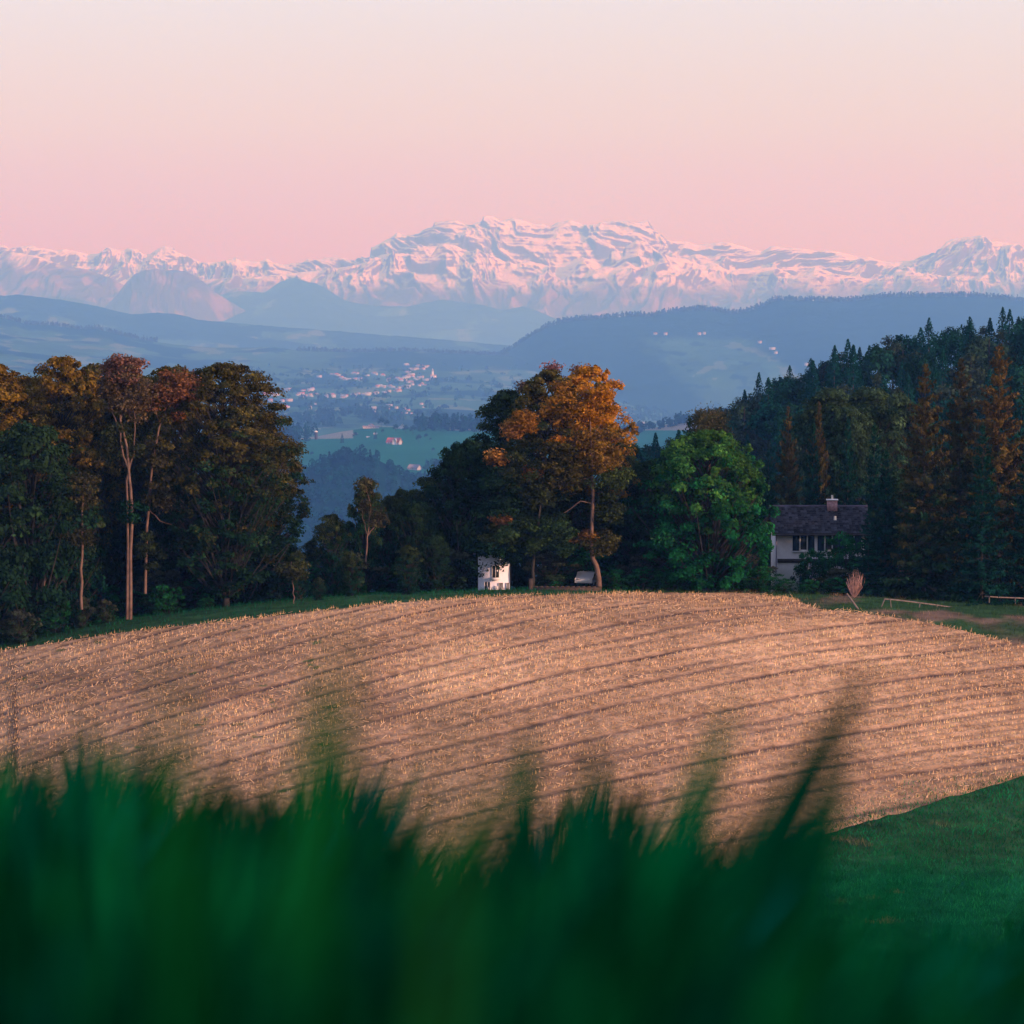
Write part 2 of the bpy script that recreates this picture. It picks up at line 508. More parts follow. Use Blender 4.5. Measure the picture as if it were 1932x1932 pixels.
# ---- hazy foothills and hills
def hill_disp(seed, amp, sx, crest=0.0, crest_s=60.0):
    def f(x, y, z, t, u):
        w = sstep(0.0, 0.3, t)
        return w * amp * fbm(x / sx, y / (sx * 0.8), 4, seed) + crest * fbm(x / crest_s, y / crest_s, 3, seed + 2)
    return f
def hill_col(seed, wood_frac, sx, wood=(0.012, 0.05, 0.045), field=(0.055, 0.14, 0.075), extra=None, sv=0.6):
    def f(x, y, z, t, u, s):
        vv = proj(x, y, z)[1]
        n = fbm(x / sx, y / (sx * sv * 4), 4, seed)
        n2 = fbm(x / (sx * 0.35), y / (sx * 1.2), 3, seed + 8)
        m = sstep(wood_frac - 0.04, wood_frac + 0.04, n + 0.25 * n2)
        if extra is not None:
            m = extra(u, vv, m)
        # strips of different crops
        cell = np.floor(x / (sx * 0.22) + 2.2 * n) * 7 + np.floor(y / (sx * 0.9) + 1.4 * n2) * 13
        hv = _h(cell, cell * 0, seed + 4)[..., None]
        fc = np.array(field) * (0.78 + 0.44 * hv) + np.array([0.07, 0.03, 0.01]) * (hv > 0.82)
        return np.array(wood) * (1 - m[..., None]) + fc * m[..., None]
    return f
def allwood(u, v, m): return m * 0
FB = [(-400, 580), (200, 575), (330, 575), (410, 557), (455, 549), (500, 552), (528, 533), (540, 527), (558, 524), (568, 528), (580, 532), (596, 534), (615, 544), (640, 560), (658, 569), (708, 577), (770, 578), (808, 570), (833, 565), (870, 570), (908, 575), (950, 585), (985, 578), (1010, 585), (1050, 602), (1110, 615), (1300, 625), (2300, 630)]
Sheet('foothills', [(31500, FB), (31000, addv(FB, 18)), (30000, addv(FB, 50)), (26500, 690)], 900, 60, M['terrain'], hill_disp(31, 90, 900, 8, 90), hill_col(31, 0.25, 700), back=600)
F1 = [(-400, 562), (0, 558), (38, 556), (75, 560), (112, 565), (150, 571), (188, 578), (225, 588), (250, 593), (300, 590), (338, 593), (375, 603), (483, 613), (600, 622), (700, 630), (850, 642), (960, 652), (1100, 670), (2300, 700)]
Sheet('long_ridge', [(20500, F1), (20000, addv(F1, 14)), (19000, addv(F1, 36)), (17000, 700)], 900, 60, M['terrain'], hill_disp(37, 60, 700, 7, 80), hill_col(37, 0.2, 500), back=600)
G2 = [(700, 760), (860, 700), (905, 680), (950, 667), (975, 652), (1010, 630), (1030, 618), (1060, 608), (1100, 603), (1150, 600), (1200, 596), (1230, 598), (1250, 592), (1290, 587), (1320, 585), (1360, 589), (1380, 593), (1410, 588), (1440, 578), (1455, 570), (1470, 566), (1500, 567), (1600, 569), (1650, 562), (1700, 560), (1850, 560), (1932, 568), (2300, 575)]
def g2_extra(u, v, m):
    f = fbm(u / 60, v / 25, 3, 71)
    c = sstep(0, 14, v - (632 + 0.00 * u) + 4 * f) * sstep(0, 40, u - (1190 + (v - 632) * 0.9) + 30 * f) * sstep(0, 30, (1405 + (v - 632) * 1.6) - u + 26 * f)
    w2 = sstep(0.28, 0.36, fbm(u / 55, v / 16, 3, 75) + 0.0 * u)
    return c * (1 - w2 * 0.9)
hill2 = Sheet('wooded_hill', [(15000, G2), (14700, addv(G2, 14)), (14000, addv(G2, 42)), (13000, addv(G2, 84)), (12000, addv(G2, 130)), (11300, 800)], 1100, 150, M['terrain'], hill_disp(41, 30, 600, 4, 50), hill_col(41, 0.2, 500, extra=g2_extra), umin=680, umax=2192, back=500)
# plateau with the village
G3 = [(-400, 588), (0, 598), (20, 603), (50, 612), (100, 614), (150, 621), (187, 621), (225, 631), (262, 640), (330, 650), (400, 656), (520, 655), (560, 661), (640, 663), (690, 664), (760, 661), (810, 664), (900, 668), (950, 670), (1100, 690), (1300, 740), (2300, 760)]
def g3_extra(u, v, m):
    band = sstep(0, 5, v - 663) * sstep(0, 8, 700 - v + 10 * fbm(u / 80, v / 9, 3, 77)) * sstep(590, 690, u)
    band2 = sstep(0, 4, 616 + (u - 0) * 0.125 - v + 6 * fbm(u / 40, 0 * v, 2, 78)) * (u < 290)
    m = m * (1 - 0.9 * band) * (1 - 0.9 * band2)
    return m
plat = Sheet('village_plateau', [(14500, G3), (13500, addv(G3, 22)), (11500, addv(G3, 55)), (9500, addv(G3, 90)), (7600, addv(G3, 128)), (6300, addv(G3, 165)), (5600, addv(G3, 240))], 1300, 260, M['terrain'], hill_disp(47, 12, 900, 2, 40), hill_col(47, -0.12, 420, extra=g3_extra, sv=0.5), back=500)
# green meadow hill with the red-roofed farm
G4 = [(-300, 830), (480, 838), (540, 830), (600, 823), (640, 815), (700, 806), (760, 806), (800, 806), (905, 808), (1000, 812), (1100, 825), (1180, 818), (1240, 806), (1300, 790), (1360, 780), (1600, 775), (2300, 800)]
def g4_extra(u, v, m):
    return 0 * m + 1
def g4_col(x, y, z, t, u, s):
    vv = proj(x, y, z)[1]
    base = np.array([0.018, 0.135, 0.07])
    n = fbm(x / 90, y / 300, 4, 91)[..., None]
    c = base * (1 + 0.35 * n)
    pale = (sstep(0, 2, vv - (823 - (u - 540) * 0.12)) * 0)[..., None]
    strip = ((vv < 829 - 0.02 * (u - 560)) & (u < 665))[..., None]
    tan = ((vv < 812) & (u > 850))[..., None]
    c = np.where(strip, np.array([0.26, 0.26, 0.2]), c)
    c = np.where(tan, np.array([0.22, 0.2, 0.14]), c)
    return c
mead = Sheet('meadow_hill', [(4900, G4), (4700, addv(G4, 16)), (4350, addv(G4, 46)), (4000, addv(G4, 90)), (3700, addv(G4, 180))], 900, 120, M['terrain'], hill_disp(53, 4, 200, 0.0, 40), g4_col, back=300)
# dark forest hill in the gap between the trees
G5 = [(300, 905), (500, 880), (535, 872), (580, 872), (610, 868), (640, 850), (655, 846), (680, 850), (710, 856), (740, 872), (765, 892), (790, 905), (830, 935), (880, 965), (1000, 1000)]
fh = Sheet('forest_hill', [(3500, addv(G5, 10)), (3440, addv(G5, 40)), (3300, addv(G5, 95)), (3150, addv(G5, 150)), (3000, addv(G5, 230))], 300, 60, M['terrain'], hill_disp(59, 3, 60), lambda x, y, z, t, u, s: np.zeros(x.shape + (3,)) + np.array([0.005, 0.035, 0.025]), umin=300, umax=1000, back=200)

# ---- flat valley floor reaching the horizon under the hills
vfz = -330.0
me = np_mesh('valley_floor', np.array([(-60000, 300, vfz), (60000, 300, vfz), (60000, 90000, vfz), (-60000, 90000, vfz)]), np.array([[0, 1, 2, 3]]), mat_plain('valley_green', (0.06, 0.1, 0.06), 0.3, 0.002, 0.9))
tag(obj('valley_floor', me), kind='structure')

# ------------------------------------------------------------------ near ground
prof = np.array([(-400, -26), (-200, -14), (-60, -5), (-6, -0.85), (0, -0.75), (5, -1.15), (30, -6.4), (80, -18), (128, -29), (148, -31.4), (165, -30.2), (195, -24.7), (222, -19.45), (233, -19.2), (250, -20.7), (270, -22.6), (300, -26), (400, -45), (600, -90), (1200, -180), (2600, -330)])
_yt = np.linspace(-420, 2600, 15101)
_zt = np.interp(_yt, prof[:, 0], prof[:, 1])
def _smooth(a, w):
    k = np.ones(w) / w
    ap = np.pad(a, w // 2, mode='edge')
    return np.convolve(ap, k, 'valid')[:len(a)]
_zs = _smooth(_smooth(_zt, 41), 41)
_near = sstep(3, 14, np.abs(_yt))
_zt = _zt * (1 - _near) + _zs * _near
def zg(x, y):
    x = np.asarray(x, float); y = np.asarray(y, float)
    z = np.interp(y, _yt, _zt)
    w = sstep(60, 150, y)
    xl = np.minimum(x, 0); xr = np.maximum(x, 0)
    fall = w * (18 * (1 - np.exp(-(xl / 39) ** 2 * 4 / 18)) + 10 * (1 - np.exp(-(xr / 40) ** 2 * 1.2 / 10)))
    far = (1 - w) * 14 * (1 - np.exp(-(x / 110) ** 2))
    lump = 0.22 * fbm(x / 14, y / 14, 3, 5) * sstep(20, 60, np.abs(y))
    return z - fall - far + lump
def march(u, v, y0=120.0, y1=262.0, step=0.2):
    ys = np.arange(y0, y1, step)
    x, y, z = P(u, v, ys)
    g = zg(x, ys)
    k = np.where(z <= g)[0]
    if len(k) == 0: return None
    return float(x[k[0]]), float(ys[k[0]]), float(g[k[0]])
def ground(x, y): return float(zg(x, y))
def gp(u, d):
    """ground point under photo column u at distance d"""
    x = float((u * K - 512) / F * d)
    return x, d, ground(x, d)

xs = np.concatenate([np.arange(-420, -80, 8), np.arange(-80, 80, 0.8), np.arange(80, 421, 8)])
ysn = np.concatenate([np.arange(-400, -20, 10), np.arange(-20, 20, 1.0), np.arange(20, 120, 2.5), np.arange(120, 300, 0.8), np.arange(300, 700, 8), np.arange(700, 2601, 60)])
X, Y = np.meshgrid(xs, ysn)
Z = zg(X, Y)
gcol = np.array([0.035, 0.085, 0.03]) * (1 + 0.4 * fbm(X / 9, Y / 9, 3, 9))[..., None]
# dry brown verge and track on the right, beyond the field
dry = sstep(0.0, 0.25, fbm(X / 5, Y / 9, 3, 13) + 0.02) * sstep(22, 28, X) * sstep(196, 204, Y) * (Y < 240)
gcol = gcol * (1 - dry[..., None]) + np.array([0.17, 0.12, 0.075]) * dry[..., None]
pat = .7 * sstep(0.40, 0.5, fbm(X / 4.5, Y / 3, 3, 15)) * (Y > 100) * (Y < 170)
gcol = gcol * (1 - pat[..., None]) + np.array([0.13, 0.10, 0.06]) * pat[..., None]
mw = (sstep(2, 10, X) * sstep(172, 165, Y) * sstep(90, 110, Y) * (1 - pat))[..., None]
gcol = gcol * (1 - mw) + np.array([0.006, 0.105, 0.034]) * mw * (1 + .3 * fbm(X / 6, Y / 4, 3, 19))[..., None]
gcol = np.maximum(gcol, 0.005)
idx = np.arange(X.size).reshape(X.shape)
f = np.stack([idx[:-1, :-1], idx[:-1, 1:], idx[1:, 1:], idx[1:, :-1]], -1).reshape(-1, 4)
tag(obj('ground', np_mesh('ground', np.stack([X, Y, Z], -1).reshape(-1, 3), f, M['near_ground'], gcol.reshape(-1, 3), True)), kind='structure')

# ---- stubble field: a sheet just above the ground
FAR = [(-200, 1248), (0, 1229), (100, 1214), (250, 1192), (400, 1176), (520, 1163), (700, 1143), (850, 1131), (1000, 1125), (1200, 1121), (1400, 1121), (1490, 1130), (1544, 1151), (1615, 1156), (1674, 1165), (1748, 1176), (1822, 1193), (1870, 1205), (1932, 1218), (2100, 1262)]
NEAR = [(-200, 1900), (0, 1880), (700, 1790), (1000, 1735), (1350, 1650), (1600, 1562), (1740, 1522), (1932, 1466), (2100, 1418)]
fu = np.linspace(-200, 2100, 120)
far_y = []; near_y = []
for u in fu:
    h = march(u, pl(FAR, u)); far_y.append((h[0], h[1]) if h else (float((u * K - 512) / F * 229), 229.0))
    h = march(u, pl(NEAR, u), 60); near_y.append((h[0], h[1]) if h else (float((u * K - 512) / F * 150), 150.0))
far_y = np.array(far_y); near_y = np.array(near_y)
near_y[:, 1] += rng.normal(0, .12, len(near_y))
print('field far y', far_y[::12].round(1).tolist(), 'near', near_y[::12].round(1).tolist())
RA = math.radians(36)
def rowc(x, y):
    """coordinate across the maize rows"""
    return -x * math.sin(RA) + y * math.cos(RA) + 0.5 * fbm(x / 30, y / 30, 2, 21) + 0.0025 * np.maximum(x, 0) ** 2
nf = 260
tt = np.linspace(0, 1, nf)[:, None]
fx = near_y[None, :, 0] * (1 - tt) + far_y[None, :, 0] * tt
fy = near_y[None, :, 1] * (1 - tt) + far_y[None, :, 1] * tt
fxi = np.stack([np.interp(np.linspace(0, 119, 480), np.arange(120), fx[i]) for i in range(nf)])
fyi = np.stack([np.interp(np.linspace(0, 119, 480), np.arange(120), fy[i]) for i in range(nf)])
rr = rowc(fxi, fyi)
def track(r, x=None, y=None):
    """1 inside a wheel track, which repeats every five rows"""
    q = (r / 0.75) % 2.0
    k = np.floor(r / 1.5)
    st_ = 0.45 + 0.55 * np.sin(k * 2.4)
    br_ = 1 if x is None else np.clip(.9 + .7 * fbm(x / 7, y / 7, 3, 39), .3, 1.2)
    return np.exp(-((q - 1.0) / 0.42) ** 2) * np.clip(st_, .18, 1) * br_
def straw_and_light(x, y):
    """random straw thickness, plus broad bands of light and shade painted in"""
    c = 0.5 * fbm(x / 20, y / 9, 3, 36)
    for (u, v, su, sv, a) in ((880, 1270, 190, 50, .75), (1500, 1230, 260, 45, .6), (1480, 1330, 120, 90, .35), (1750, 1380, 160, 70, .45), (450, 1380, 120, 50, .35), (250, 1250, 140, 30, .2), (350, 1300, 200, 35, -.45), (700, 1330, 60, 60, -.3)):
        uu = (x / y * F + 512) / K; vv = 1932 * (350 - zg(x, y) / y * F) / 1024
        c = c + a * np.exp(-((uu - u) / su) ** 2 - ((vv - v) / sv) ** 2)  # hand-placed bands of light and shade
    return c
edge_ = sstep(0, 0.02, tt) * sstep(0, 0.012, 1 - tt)
fz = zg(fxi, fyi) + 0.03 + edge_ * (0.13 + 0.03 * np.cos(rr / 0.75 * 2 * math.pi) - 0.10 * track(rr, fxi, fyi))
straw_light_ = straw_and_light(fxi, fyi)
fc = np.array([0.40, 0.25, 0.125]) * np.clip(1 + 0.35 * fbm(fxi / 6, fyi / 6, 4, 27) + 1.0 * straw_light_, .42, 2.0)[..., None]  # soil colour carries the painted light and dark bands
dk = (0.85 * track(rr, fxi, fyi) + 0.0)[..., None]
fc = fc * (1 - dk) + np.array([0.10, 0.065, 0.05]) * dk
weed = sstep(0.42, 0.5, fbm(fxi / 2.2, fyi / 1.6, 3, 29)) * sstep(-5, -15, fxi) * 0.8
fc = fc * (1 - weed[..., None]) + np.array([0.04, 0.10, 0.03]) * weed[..., None]
idx = np.arange(fz.size).reshape(fz.shape)
f = np.stack([idx[:-1, :-1], idx[:-1, 1:], idx[1:, 1:], idx[1:, :-1]], -1).reshape(-1, 4)
tag(obj('field', np_mesh('field', np.stack([fxi, fyi, fz], -1).reshape(-1, 3), f, M['soil'], fc.reshape(-1, 3), True)), kind='structure')

def strips(base, h, w, lean, az, facing, nseg=1, bend=0.0, tp=1.6):
    """n blades as quads strips. base (n,3); returns verts, quads"""
    n = len(base)
    wd = np.stack([np.cos(facing), np.sin(facing), 0 * facing], 1)
    ld = np.stack([np.cos(az), np.sin(az), 0 * az], 1)
    V = []
    for k in range(nseg + 1):
        t = k / nseg
        ww = (w * (1 - t ** tp * 0.92))[:, None] * 0.5
        c = base + np.array([0, 0, 1]) * (h * (t - bend * 0.3 * t * t))[:, None] + ld * (h * lean * (t + bend * 1.6 * t * t))[:, None]
        V += [c - wd * ww, c + wd * ww]
    V = np.stack(V, 1).reshape(-1, 3)
    q = []
    o = np.arange(n)[:, None] * (2 * (nseg + 1))
    for k in range(nseg):
        q.append(o + np.array([2 * k, 2 * k + 1, 2 * k + 3, 2 * k + 2])[None])
    return V, np.concatenate(q)
def in_field(x, y, shrink=0.0):
    far = np.interp(x, far_y[:, 0], far_y[:, 1]); nr = np.interp(x, near_y[:, 0], near_y[:, 1])
    return (y < far - shrink) & (y > nr + shrink)
# standing stubble along the rows
st = []
ridx = np.arange(80, 330)
for ri in ridx:
    r0 = ri * 0.75
    s = np.arange(-60, 220, 0.11) + rng.random(1)
    s = s + rng.normal(0, 0.05, len(s))
    rr0 = r0 + rng.normal(0, 0.035, len(s))
    x = s * math.cos(RA) - rr0 * math.sin(RA); y = s * math.sin(RA) + rr0 * math.cos(RA)
    d = rowc(x, y) - rr0
    x = x + d * math.sin(RA); y = y - d * math.cos(RA)
    k = in_field(x, y) & (x > -56) & (x < 52) & (y < 231)
    k &= rng.random(len(x)) < np.clip(0.72 + 0.7 * fbm(x / 5, y / 5, 3, 33) + .5 * straw_and_light(x, y), 0.25, 1)  # stalks also stand thicker in the painted bright bands
    k &= np.abs(x) / np.maximum(y, 1) < 0.215
    st.append(np.stack([x[k], y[k]], 1))
st = np.concatenate(st)
st = st[rng.random(len(st)) > 1.5 * track(rowc(st[:, 0], st[:, 1]), st[:, 0], st[:, 1])]
n = len(st); print('stalks', n)
b = np.stack([st[:, 0], st[:, 1], zg(st[:, 0], st[:, 1]) + 0.13], 1)
hv = rng.uniform(0.14, 0.34, n) * (1 + 0.3 * fbm(st[:, 0] / 8, st[:, 1] / 8, 2, 35))
V1, Q1 = strips(b, hv, rng.uniform(0.035, 0.06, n), rng.uniform(0, 0.35, n), rng.uniform(0, 6.28, n), rng.normal(0.4, 0.6, n), 1)
V2, Q2 = strips(b + rng.normal(0, 0.03, (n, 3)) * [1, 1, 0], hv * rng.uniform(0.3, 0.8, n), rng.uniform(0.03, 0.06, n), rng.uniform(0.4, 1.6, n), rng.uniform(0, 6.28, n), rng.uniform(0, 6.28, n), 1)
c = np.array([0.92, 0.62, 0.29]) * rng.uniform(0.5, 1.05, n)[:, None] + rng.normal(0, 0.02, (n, 3))
c *= np.clip(1 + 0.7 * straw_and_light(st[:, 0], st[:, 1]), .6, 1.3)[:, None]  # stalk colour follows the same painted light bands
cc = np.concatenate([np.repeat(c, 4, 0), np.repeat(c * 0.9, 4, 0)])
tag(obj('maize_stubble', np_mesh('maize_stubble', np.concatenate([V1, V2]), np.concatenate([Q1, Q2 + len(V1)]), M['straw'], np.clip(cc, 0.02, .92))),
    'dry cut maize stubble standing in rows on the brown field', 'stubble', kind='stuff')
# straw litter lying between the rows
n = 95000
x = rng.uniform(-52, 50, n); y = rng.uniform(118, 231, n)
k = in_field(x, y) & (np.abs(x) / y < 0.215)
rq = rowc(x, y)
hd = sstep(9, 2, np.interp(x, far_y[:, 0], far_y[:, 1]) - y) * (x > 15)
k &= (rng.random(n) < np.clip(0.42 + 0.8 * fbm(x / 4, y / 4, 3, 41) + hd * 0.6, 0.05, 1)) & (rng.random(n) > 1.3 * track(rq, x, y))
x, y = x[k], y[k]; n = len(x); print('litter', n)
L = rng.uniform(0.1, 0.4, n); W = rng.uniform(0.015, 0.035, n); a = rng.normal(RA, 0.45, n)
z = zg(x, y) + 0.18
tl = rng.normal(0, 0.35, n)
e = np.stack([np.cos(a) * L / 2, np.sin(a) * L / 2, tl * L / 2], 1); w_ = np.stack([-np.sin(a) * W, np.cos(a) * W, 0.4 * W], 1)
cen = np.stack([x, y, z + np.abs(tl) * L / 2], 1)
V = np.stack([cen - e - w_, cen + e - w_, cen + e + w_, cen - e + w_], 1).reshape(-1, 3)
c = np.array([0.84, 0.56, 0.27]) * rng.uniform(0.4, 1.15, n)[:, None]
tag(obj('straw_litter', np_mesh('straw_litter', V, np.arange(4 * n).reshape(-1, 4), M['straw'], np.repeat(c, 4, 0))), 'loose straw and husks scattered between the stubble rows', 'straw', kind='stuff')

# ---- grass around the field
def blades(name, pts, h0, h1, w, colf, label, nseg=2, lean=0.5, mat='grass', clump=0.0):
    n = len(pts)
    bz = zg(pts[:, 0], pts[:, 1]) - 0.02 + 0.1 * in_field(pts[:, 0], pts[:, 1])
    b = np.stack([pts[:, 0], pts[:, 1], bz], 1)
    V, Q = strips(b, rng.uniform(h0, h1, n), rng.uniform(w * 0.6, w * 1.3, n), rng.uniform(0.05, lean, n), rng.uniform(0, 6.28, n), rng.uniform(0, 6.28, n), nseg, 0.5)
    c = colf(pts[:, 0], pts[:, 1])
    o = obj(name, np_mesh(name, V, Q, M[mat], np.repeat(np.clip(c, 0.004, 1), 2 * (nseg + 1), 0)))
    return tag(o, label, 'grass', kind='stuff')
n = 120000
x = rng.uniform(10, 42, n); y = rng.uniform(118, 185, n)
nr = np.interp(x, near_y[:, 0], near_y[:, 1])
k = (y < nr + 0.2 + 1.6 * rng.random(n) ** 3 * 3 + 1.4 * fbm(x / 2, y / 2, 3, 44)) & (np.abs(x) / y < 0.22)
p = np.stack([x[k], y[k]], 1)
def cmead(x, y):
    f = .7 * sstep(0.40, 0.5, fbm(x / 4.5, y / 3, 3, 15))[:, None]
    g = np.array([0.010, 0.17, 0.05]) * (rng.uniform(0.45, 1.4, len(x)) * (1 + 0.8 * fbm(x / 3, y / 2, 3, 43)))[:, None]
    return g * (1 - f) + np.array([0.22, 0.17, 0.09]) * f
blades('meadow_grass', p, 0.12, 0.42, 0.05, cmead, 'short green meadow grass with dry patches right below the field', 1)
n = 70000
x = rng.uniform(-62, 60, n); y = rng.uniform(180, 262, n)
fr = np.interp(x, far_y[:, 0], far_y[:, 1])
k = (y > fr - 0.2) & (np.abs(x) / y < 0.23) & (y < fr + 32)
p = np.stack([x[k], y[k]], 1)
def cverge(x, y):
    f = (sstep(0.0, 0.25, fbm(x / 5, y / 9, 3, 13) - 0.02) * sstep(14, 24, x))[:, None]
    g = np.where((x < 10)[:, None], np.array([0.012, 0.12, 0.045]), np.array([0.05, 0.11, 0.03])) * rng.uniform(0.6, 1.3, len(x))[:, None]
    return g * (1 - f) + np.array([0.26, 0.18, 0.11]) * f * rng.uniform(0.6, 1.2, len(x))[:, None]
blades('verge_grass', p, 0.12, 0.42, 0.04, cverge, 'green and dry grass strip between the field edge and the trees', 2)

# ------------------------------------------------------------------ foreground grass (out of focus)
def fore(n, d0, d1, vtop, spread, w, colf, umin=-150, umax=2080):
    d = d0 * (d1 / d0) ** rng.random(n)
    u = rng.uniform(umin, umax, n)
    x = (u * K - 512) / F * d
    g = zg(x, d)
    vt = vtop(u) + np.abs(rng.normal(0, spread, n))
    zt = P(966, vt, d)[2]
    h = np.maximum(zt - g, 0.12)
    az = rng.normal(0.2, 0.9, n)
    V, Q = strips(np.stack([x, d, g], 1), h * 1.18, rng.uniform(0.6, 1.3, n) * w, rng.uniform(0.0, 0.22, n), az, rng.normal(0, 0.5, n), 5, 0.5, 4.0)
    return V, Q, np.repeat(colf(u, n), 12, 0)
VT0 = [(-200, 1400), (0, 1420), (60, 1500), (140, 1370), (190, 1480), (300, 1480), (360, 1530), (430, 1480), (500, 1500), (590, 1430), (640, 1460), (700, 1580), (830, 1620), (960, 1640), (990, 1480), (1040, 1500), (1120, 1450), (1200, 1600), (1300, 1590), (1380, 1560), (1440, 1730), (1560, 1720), (1700, 1790), (1760, 1690), (1850, 1740), (1932, 1670), (2200, 1700)]
VT = [(a, b - (135 if a < 1350 else 85)) for a, b in VT0]
def cfore(u, n):
    r = rng.random(n)[:, None]
    a = np.array([0.002, 0.105, 0.02]); b2 = np.array([0.0, 0.045, 0.026]); t = np.array([0.0, 0.12, 0.11])
    r = np.clip(r * .6 + .2 + .9 * fbm(u / 130, u * 0 + 5, 3, 66)[:, None], 0, 1)
    c = a * (1 - r) + b2 * r
    k = (rng.random(n) < .05 + .5 * (vnoise(u / 90, u * 0 + 2, 67) > .42))[:, None]
    return np.where(k, t, c) * rng.uniform(0.25, 1.0, n)[:, None] * (1 + .6 * fbm(u / 70, u * 0 + 9, 3, 68))[:, None]
def tufts(n, d0, d1, dv, w, per, hgt):
    V_, Q_, C_, o = [], [], [], 0
    for _ in range(n):
        d = d0 * (d1 / d0) ** rng.random(); u = rng.uniform(-150, 2080)
        vt = pl(VT, u) + dv + abs(rng.normal(0, hgt))
        k = per
        uu = u + rng.normal(0, 26 / d, k)
        x = (uu * K - 512) / F * d; dd = d + rng.normal(0, .05, k)
        g = zg(x, dd)
        h = np.maximum(P(966, vt + np.abs(rng.normal(0, 60, k)), d)[2] - g, .12)
        lean = rng.normal(.12, .16)
        az = np.where(rng.random(k) < .8, 0.0, math.pi) + rng.normal(0, .5, k)
        v_, q_ = strips(np.stack([x - lean * h, dd, g], 1), h * 1.06, rng.uniform(.5, 1.4, k) * w, np.clip(lean + rng.normal(0, .06, k), 0, .5), az, rng.normal(0, .6, k), 5, .5, 5.0)
        base = cfore(np.full(1, u), 1)
        c = base * rng.uniform(.55, 1.5, (k, 1)) * rng.choice([.45, 1.0, 1.7])
        V_.append(v_); Q_.append(q_ + o); C_.append(np.repeat(c, 12, 0)); o += len(v_)
    return np.concatenate(V_), np.concatenate(Q_), np.concatenate(C_)
parts = [tufts(70, 0.8, 1.5, -190, 0.016, 3, 90), tufts(110, 0.8, 1.5, -20, 0.014, 9, 90), tufts(260, 1.3, 3.0, 20, 0.014, 9, 110), fore(3500, 2.5, 8.0, lambda u: pl(VT, u) + 120, 110, 0.012, cfore), fore(9000, 6.0, 40.0, lambda u: pl(VT, u) * .3 + 1290 + 130 * fbm(u / 45, u * 0 + 3, 3, 9), 110, 0.016, cfore)]
Vs, Qs, Cs, o_ = [], [], [], 0
for V, Q, c in parts:
    Vs.append(V); Qs.append(Q + o_); Cs.append(c); o_ += len(V)
tag(obj('foreground_grass', np_mesh('foreground_grass', np.concatenate(Vs), np.concatenate(Qs), M['grass'], np.concatenate(Cs))), 'blurred dark green grass filling the bottom foreground', 'grass', kind='stuff')
# the few tall blades that stand clear of the rest: (top u, top v, foot u at v=1932, distance, width, label)
TALL = [(1660, 1250, 1310, 1.6, 0.045, (0.0, 0.035, 0.018), 'tall thick blurred grass blade leaning right, darkest and widest in the foreground'),
        (1395, 1320, 1190, 1.6, 0.036, (0.0, 0.09, 0.03), 'thin blurred blade curving right, left of the thick dark blade'),
        (1620, 1430, 1450, 1.9, 0.034, (0.0, 0.05, 0.02), 'blurred blade running close alongside the thick dark blade'),
        (1000, 1375, 965, 1.7, 0.040, (0.0, 0.07, 0.025), 'blurred upright blade rising near the middle of the photo'),
        (1125, 1390, 1100, 1.7, 0.038, (0.0, 0.06, 0.025), 'blurred upright blade just right of the middle one'),
        (640, 1180, 570, 0.9, 0.026, (0.002, 0.08, 0.015), 'very faint tall blurred blade crossing the left half of the field'),
        (590, 1300, 560, 1.1, 0.032, (0.002, 0.07, 0.02), 'faint blurred blade left of the faint tall one'),
        (300, 1260, 320, 0.9, 0.022, (0.002, 0.08, 0.015), 'faint blurred blade over the left part of the field'),
        (150, 1345, 140, 1.7, 0.034, (0.0, 0.05, 0.025), 'dark blurred blade tip near the left edge'),
        (20, 1420, 60, 1.6, 0.036, (0.0, 0.055, 0.03), 'blurred blade cut by the left edge of the photo'),
        (850, 1280, 830, 0.7, 0.010, (0.01, 0.09, 0.015), 'faintest yellowish blurred blade over the bright middle of the field'),
        (1320, 1460, 1230, 1.9, 0.018, (0.0, 0.06, 0.02), 'short blurred blade between the curving thin one and the upright pair'),
        (690, 1440, 650, 1.8, 0.022, (0.0, 0.07, 0.045), 'bluish green blurred blade below the faint tall one')]
for (tu, tv, bu, d, w, c, lab) in TALL:
    m = 22
    t = np.linspace(0, 1, m)
    x0 = (bu * K - 512) / F * d
    x1, _, z1 = [float(a) for a in P(tu, tv, d)]
    z19 = float(P(966, 1932, d)[2])
    z0 = ground(x0, d)
    xg = x1 + (x0 - x1) * (z1 - z0) / (z1 - z19) * .92
    x = xg + (x1 - xg) * (t ** 1.12); z = z0 + (z1 - z0) * (t ** 0.97)
    y = d + 0.03 * t
    ww = w * np.clip(2.3 * (1 - t) ** .6, 0.05, 1)
    c0 = np.stack([x, y, z], 1)
    V = np.concatenate([c0 + np.array([-1, 0, 0]) * ww[:, None] / 2, c0 + np.array([0, 0.25, 0]) * ww[:, None], c0 + np.array([1, 0, 0]) * ww[:, None] / 2])
    Q = [[i, m + i, m + i + 1, i + 1] for i in range(m - 1)] + [[m + i, 2 * m + i, 2 * m + i + 1, m + i + 1] for i in range(m - 1)]
    o = obj('grass_blade', np_mesh('grass_blade', V, np.array(Q), M['grass'], np.array(c) + np.zeros((len(V), 3)), True))
    tag(o, lab, 'grass blade', 'tall blades standing out of the foreground grass')

